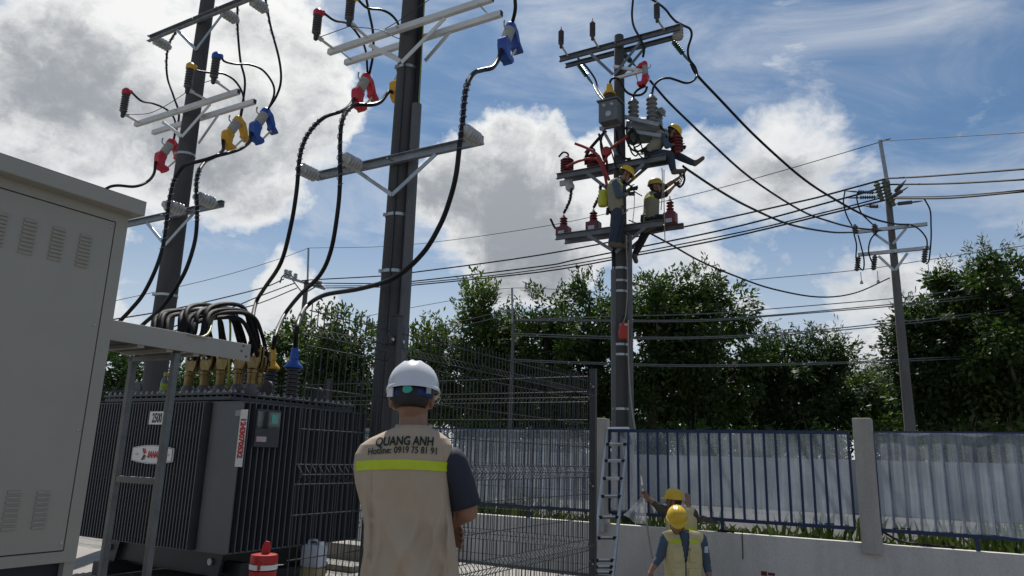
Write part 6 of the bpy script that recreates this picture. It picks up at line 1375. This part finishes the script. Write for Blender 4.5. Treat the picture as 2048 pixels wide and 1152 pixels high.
mb = MB(); c = H @ Vector((0, .12, .045)); mb.prism([(0, .024), (.006, .006), (.024, 0), (.006, -.006), (0, -.024), (-.006, -.006), (-.024, 0), (-.006, .006)], .004, frame(*[Vector(q) for q in (H.to_3x3() @ Vector((1, 0, 0)), H.to_3x3() @ Vector((0, 1, 0)), H.to_3x3() @ Vector((0, 0, 1)))], c)); mb.build('star_mark', blk, hm)
mb = MB(); mb.box(J['shL'].lerp(J['elL'], .42)+Vector((.02, -.056, 0)), (.045, .008, .07), (Vector((1, .3, 0)).normalized(), Vector((-.3, 1, 0)).normalized(), Z)); mb.build('sleeve_badge', mat('badge_pale', (.5, .55, .62), .6, 0, .4, 60), t)
# worker at the fence pulling the plastic sheet
g = G(10.25); J = dict(head=g(1347, 1003, 0), neck=g(1357, 1018, -.02), chest=g(1363, 1045, .0), pelvis=g(1362, 1098, .02), shL=g(1337, 1026, .04), shR=g(1386, 1027, -.06), elL=g(1316, 1013, .02), elR=g(1392, 1040, .06), wrL=g(1296, 996, -.02), wrR=g(1376, 1010, .14))
bx = g(1362, 1098).x
for s, q in (('L', -1), ('R', 1)):
    J['hp'+s] = Vector((bx+q*.09, 10.2, J['pelvis'].z-.05)); J['kn'+s] = Vector((bx+q*.11, 10.24, LOW+.50)); J['an'+s] = Vector((bx+q*.12, 10.16, LOW+.10)); J['ft'+s] = Vector((q*.15, .9, -.15))
t, v, ax, lat, Mh, H, hm = worker('worker by the blue fence pulling the plastic sheet, back turned, yellow helmet', Vector((bx, 10.2, LOW)), J, Vector((-.85, .5, .05)), Vector((0, 0, 1)), (-.2, 1, 0), TGO, {'L': (Vector((-.6, -.1, .8)), Vector((-.5, -.6, -.2)), -1, .75, 'skin'), 'R': (Vector((.02, .1, 1)), Vector((-.1, 1, 0)), 1, .12, 'skin')}, longs=True)
bands(v, ax, J['chest']+ax*-.05, [Vector((1, .05, 0))], .045, .30)
# standing worker on the pole
g = G(12.12); J = dict(head=g(1251, 349, 0), neck=g(1238, 361, 0), chest=g(1230, 378, .0), pelvis=g(1233, 417, .02), shR=g(1231, 367, -.17), shL=g(1237, 365, .17), elR=g(1238, 391, -.22), elL=g(1251, 388, .18), wrR=g(1255, 388, -.12), wrL=g(1259, 378, .05))
for s, q in (('R', -1), ('L', 1)):
    J['hp'+s] = g(1233, 424, .09*q); J['kn'+s] = g(1235+4*q, 452, .10*q); J['an'+s] = g(1229+6*q, 483, .10*q); J['ft'+s] = Vector((.9, .2*q, -.1))
t, v, ax, lat, Mh, H, hm = worker('worker standing on the pole at left, yellow helmet, blue jeans and black gloves', J['anR']-Z*.1, J, Vector((.88, .1, -.5)), Vector((.45, 0, .9)), (1, 0, 0), TG, {'R': (Vector((1, .15, .15)), Vector((-.1, .8, .1)), 1, .35, 'glove'), 'L': (Vector((1, -.15, .1)), Vector((0, -.8, -.1)), -1, .35, 'glove')}, group='workers up on the pole', vm=khaki_backlit)
bands(v, ax, J['chest']+ax*.06, [Vector((1, 0, 0)), Vector((.2, -1, 0))], .035, .26)
LINEMEN.append((t, J, lat, ax, Vector((POLE['c'][0].x+.14, 12.5, J['pelvis'].z+.1)), 'safety rope from the standing worker round the pole'))
# sitting worker, right
g = G(12.2); J = dict(head=g(1346, 266, -.05), neck=g(1335, 268, 0), chest=g(1321, 276, .0), pelvis=g(1304, 304, .02), shR=g(1327, 273, -.17), shL=g(1333, 268, .17), elR=g(1334, 292, -.22), elL=g(1346, 284, .15), wrR=g(1350, 289, -.15), wrL=g(1357, 292, .05))
for s, q in (('R', -1), ('L', 1)):
    J['hp'+s] = g(1306, 309, .09*q)
J['knR'] = g(1340, 310, -.16); J['anR'] = g(1346, 338, -.12); J['ftR'] = Vector((.9, -.2, .1)); J['knL'] = g(1352, 310, .12); J['anL'] = g(1384, 325, .10); J['ftL'] = Vector((.75, 0, .65))
t, v, ax, lat, Mh, H, hm = worker('worker sitting bent over on the middle platform, yellow helmet, one leg stretched out', J['hpR']-Z*.1, J, Vector((.80, .2, -.6)), Vector((.6, 0, .8)), (.8, 0, -.4), TG, {'R': (Vector((1, .2, -.1)), Vector((0, .8, -.3)), 1, .6, 'glove'), 'L': (Vector((1, -.1, -.3)), Vector((0, -.8, -.3)), -1, .6, 'glove')}, group='workers up on the pole', vm=khaki_backlit)
LINEMEN.append((t, J, lat, ax, Vector((POLE['c'][0].x+.14, 12.42, J['pelvis'].z+.2)), 'safety rope from the sitting worker to the pole'))
# crouching worker, right below
g = G(12.42); J = dict(head=g(1311, 374, -.03), neck=g(1306, 388, 0), chest=g(1303, 404, .0), pelvis=g(1302, 436, .02), shR=g(1311, 393, -.15), shL=g(1303, 391, .15), elR=g(1331, 389, -.16), elL=g(1331, 373, .16), wrR=g(1349, 371, -.10), wrL=g(1361, 353, .05))
J['hpR'] = g(1304, 441, -.09); J['hpL'] = g(1301, 441, .09); J['knR'] = g(1330, 436, -.16); J['anR'] = g(1312, 450, -.14); J['ftR'] = Vector((-.8, 0, -.4)); J['knL'] = g(1287, 474, .12); J['anL'] = g(1271, 506, .15); J['ftL'] = Vector((.3, .5, -.4))
t, v, ax, lat, Mh, H, hm = worker('worker crouching on the lower platform reaching up right, dull yellow helmet, black clothes', J['hpR']-Z*.1, J, Vector((.93, -.1, .05)), Vector((-.05, 0, 1)), (1, -.2, 0), TGB, {'R': (Vector((.8, 0, .6)), Vector((0, .6, .3)), 1, .7, 'glove'), 'L': (Vector((.5, 0, .85)), Vector((0, -.6, .2)), -1, .8, 'glove')}, group='workers up on the pole', vm=khaki_backlit, helm=mat('dull_yellow_helmet', (.42, .33, .07), .45), longs=False)
bands(v, ax, J['chest']+ax*.05, [Vector((1, 0, 0)), Vector((.9, -.45, 0))], .035, .22)
LINEMEN.append((t, J, lat, ax, Vector((POLE['c'][0].x+.15, 12.45, J['pelvis'].z-.05)), 'safety rope from the crouching worker to the pole'))
def belt(t, J, lat, ax, anchor, lab):
    y = ax.cross(lat).normalized(); c = J['pelvis']+ax*.04; mb = MB(); n = 24
    for j, h in enumerate((-.03, .03)):
        for i in range(n): a = 6.2832*i/n; mb.v.append(c+lat*(math.cos(a)*.196)+y*(math.sin(a)*.156)+ax*h)
    for i in range(n): mb.f.append((i, (i+1) % n, n+(i+1) % n, n+i)); mb.mi.append(0)
    b = mb.build('harness_belt', mat('harness_webbing', (.06, .05, .03), .8), t, True); b.modifiers.new('s', 'SOLIDIFY').thickness = .012
    for s_ in (-1, 1):
        mb = MB(); mb.lathe([(.035, -.006), (.035, .006)], 10, axis_frame(y, c+lat*(s_*.2))); mb.build('belt_ring', galv_d, b)
        mb = MB(); mb.box(c+lat*(s_*.15)-y*.13-ax*.08, (.07, .05, .14), (lat, y, ax)); mb.build('tool_pouch', blackcl, b, False, .01)
    p = c+lat*.2; m_ = p.lerp(anchor, .5)-Z*.10; cable([p, m_, anchor], lab, .012, 'lanyard', 'rope', mat('rope', (.3, .27, .22), .8))
for (tt, JJ, ll, aa, an_, lb) in LINEMEN: belt(tt, JJ, ll, aa, an_, lb)
# fittings in the crouching worker's hands
mb = MB()
for i in range(7):
    p = P(1357+i*1.4, 372-i*3.6, 12.38); mb.tube([p+Vector((.018*math.cos(a), .018*math.sin(a)*(i % 2), .03*math.sin(a)*(1 if i % 2 else .8))) for a in [6.2832*j/10 for j in range(11)]], .008, 5)
q = solo(mb, 'steel_chain', galv_d, 'short steel chain held up by the crouching worker', 'chain')
cable([P(1356, 372, 12.36), P(1360, 374, 12.35), P(1366, 368, 12.35), P(1369, 358, 12.36), P(1368, 347, 12.38), P(1372, 340, 12.3)], 'black cable loop hanging from the crouching workers gloves', .02)
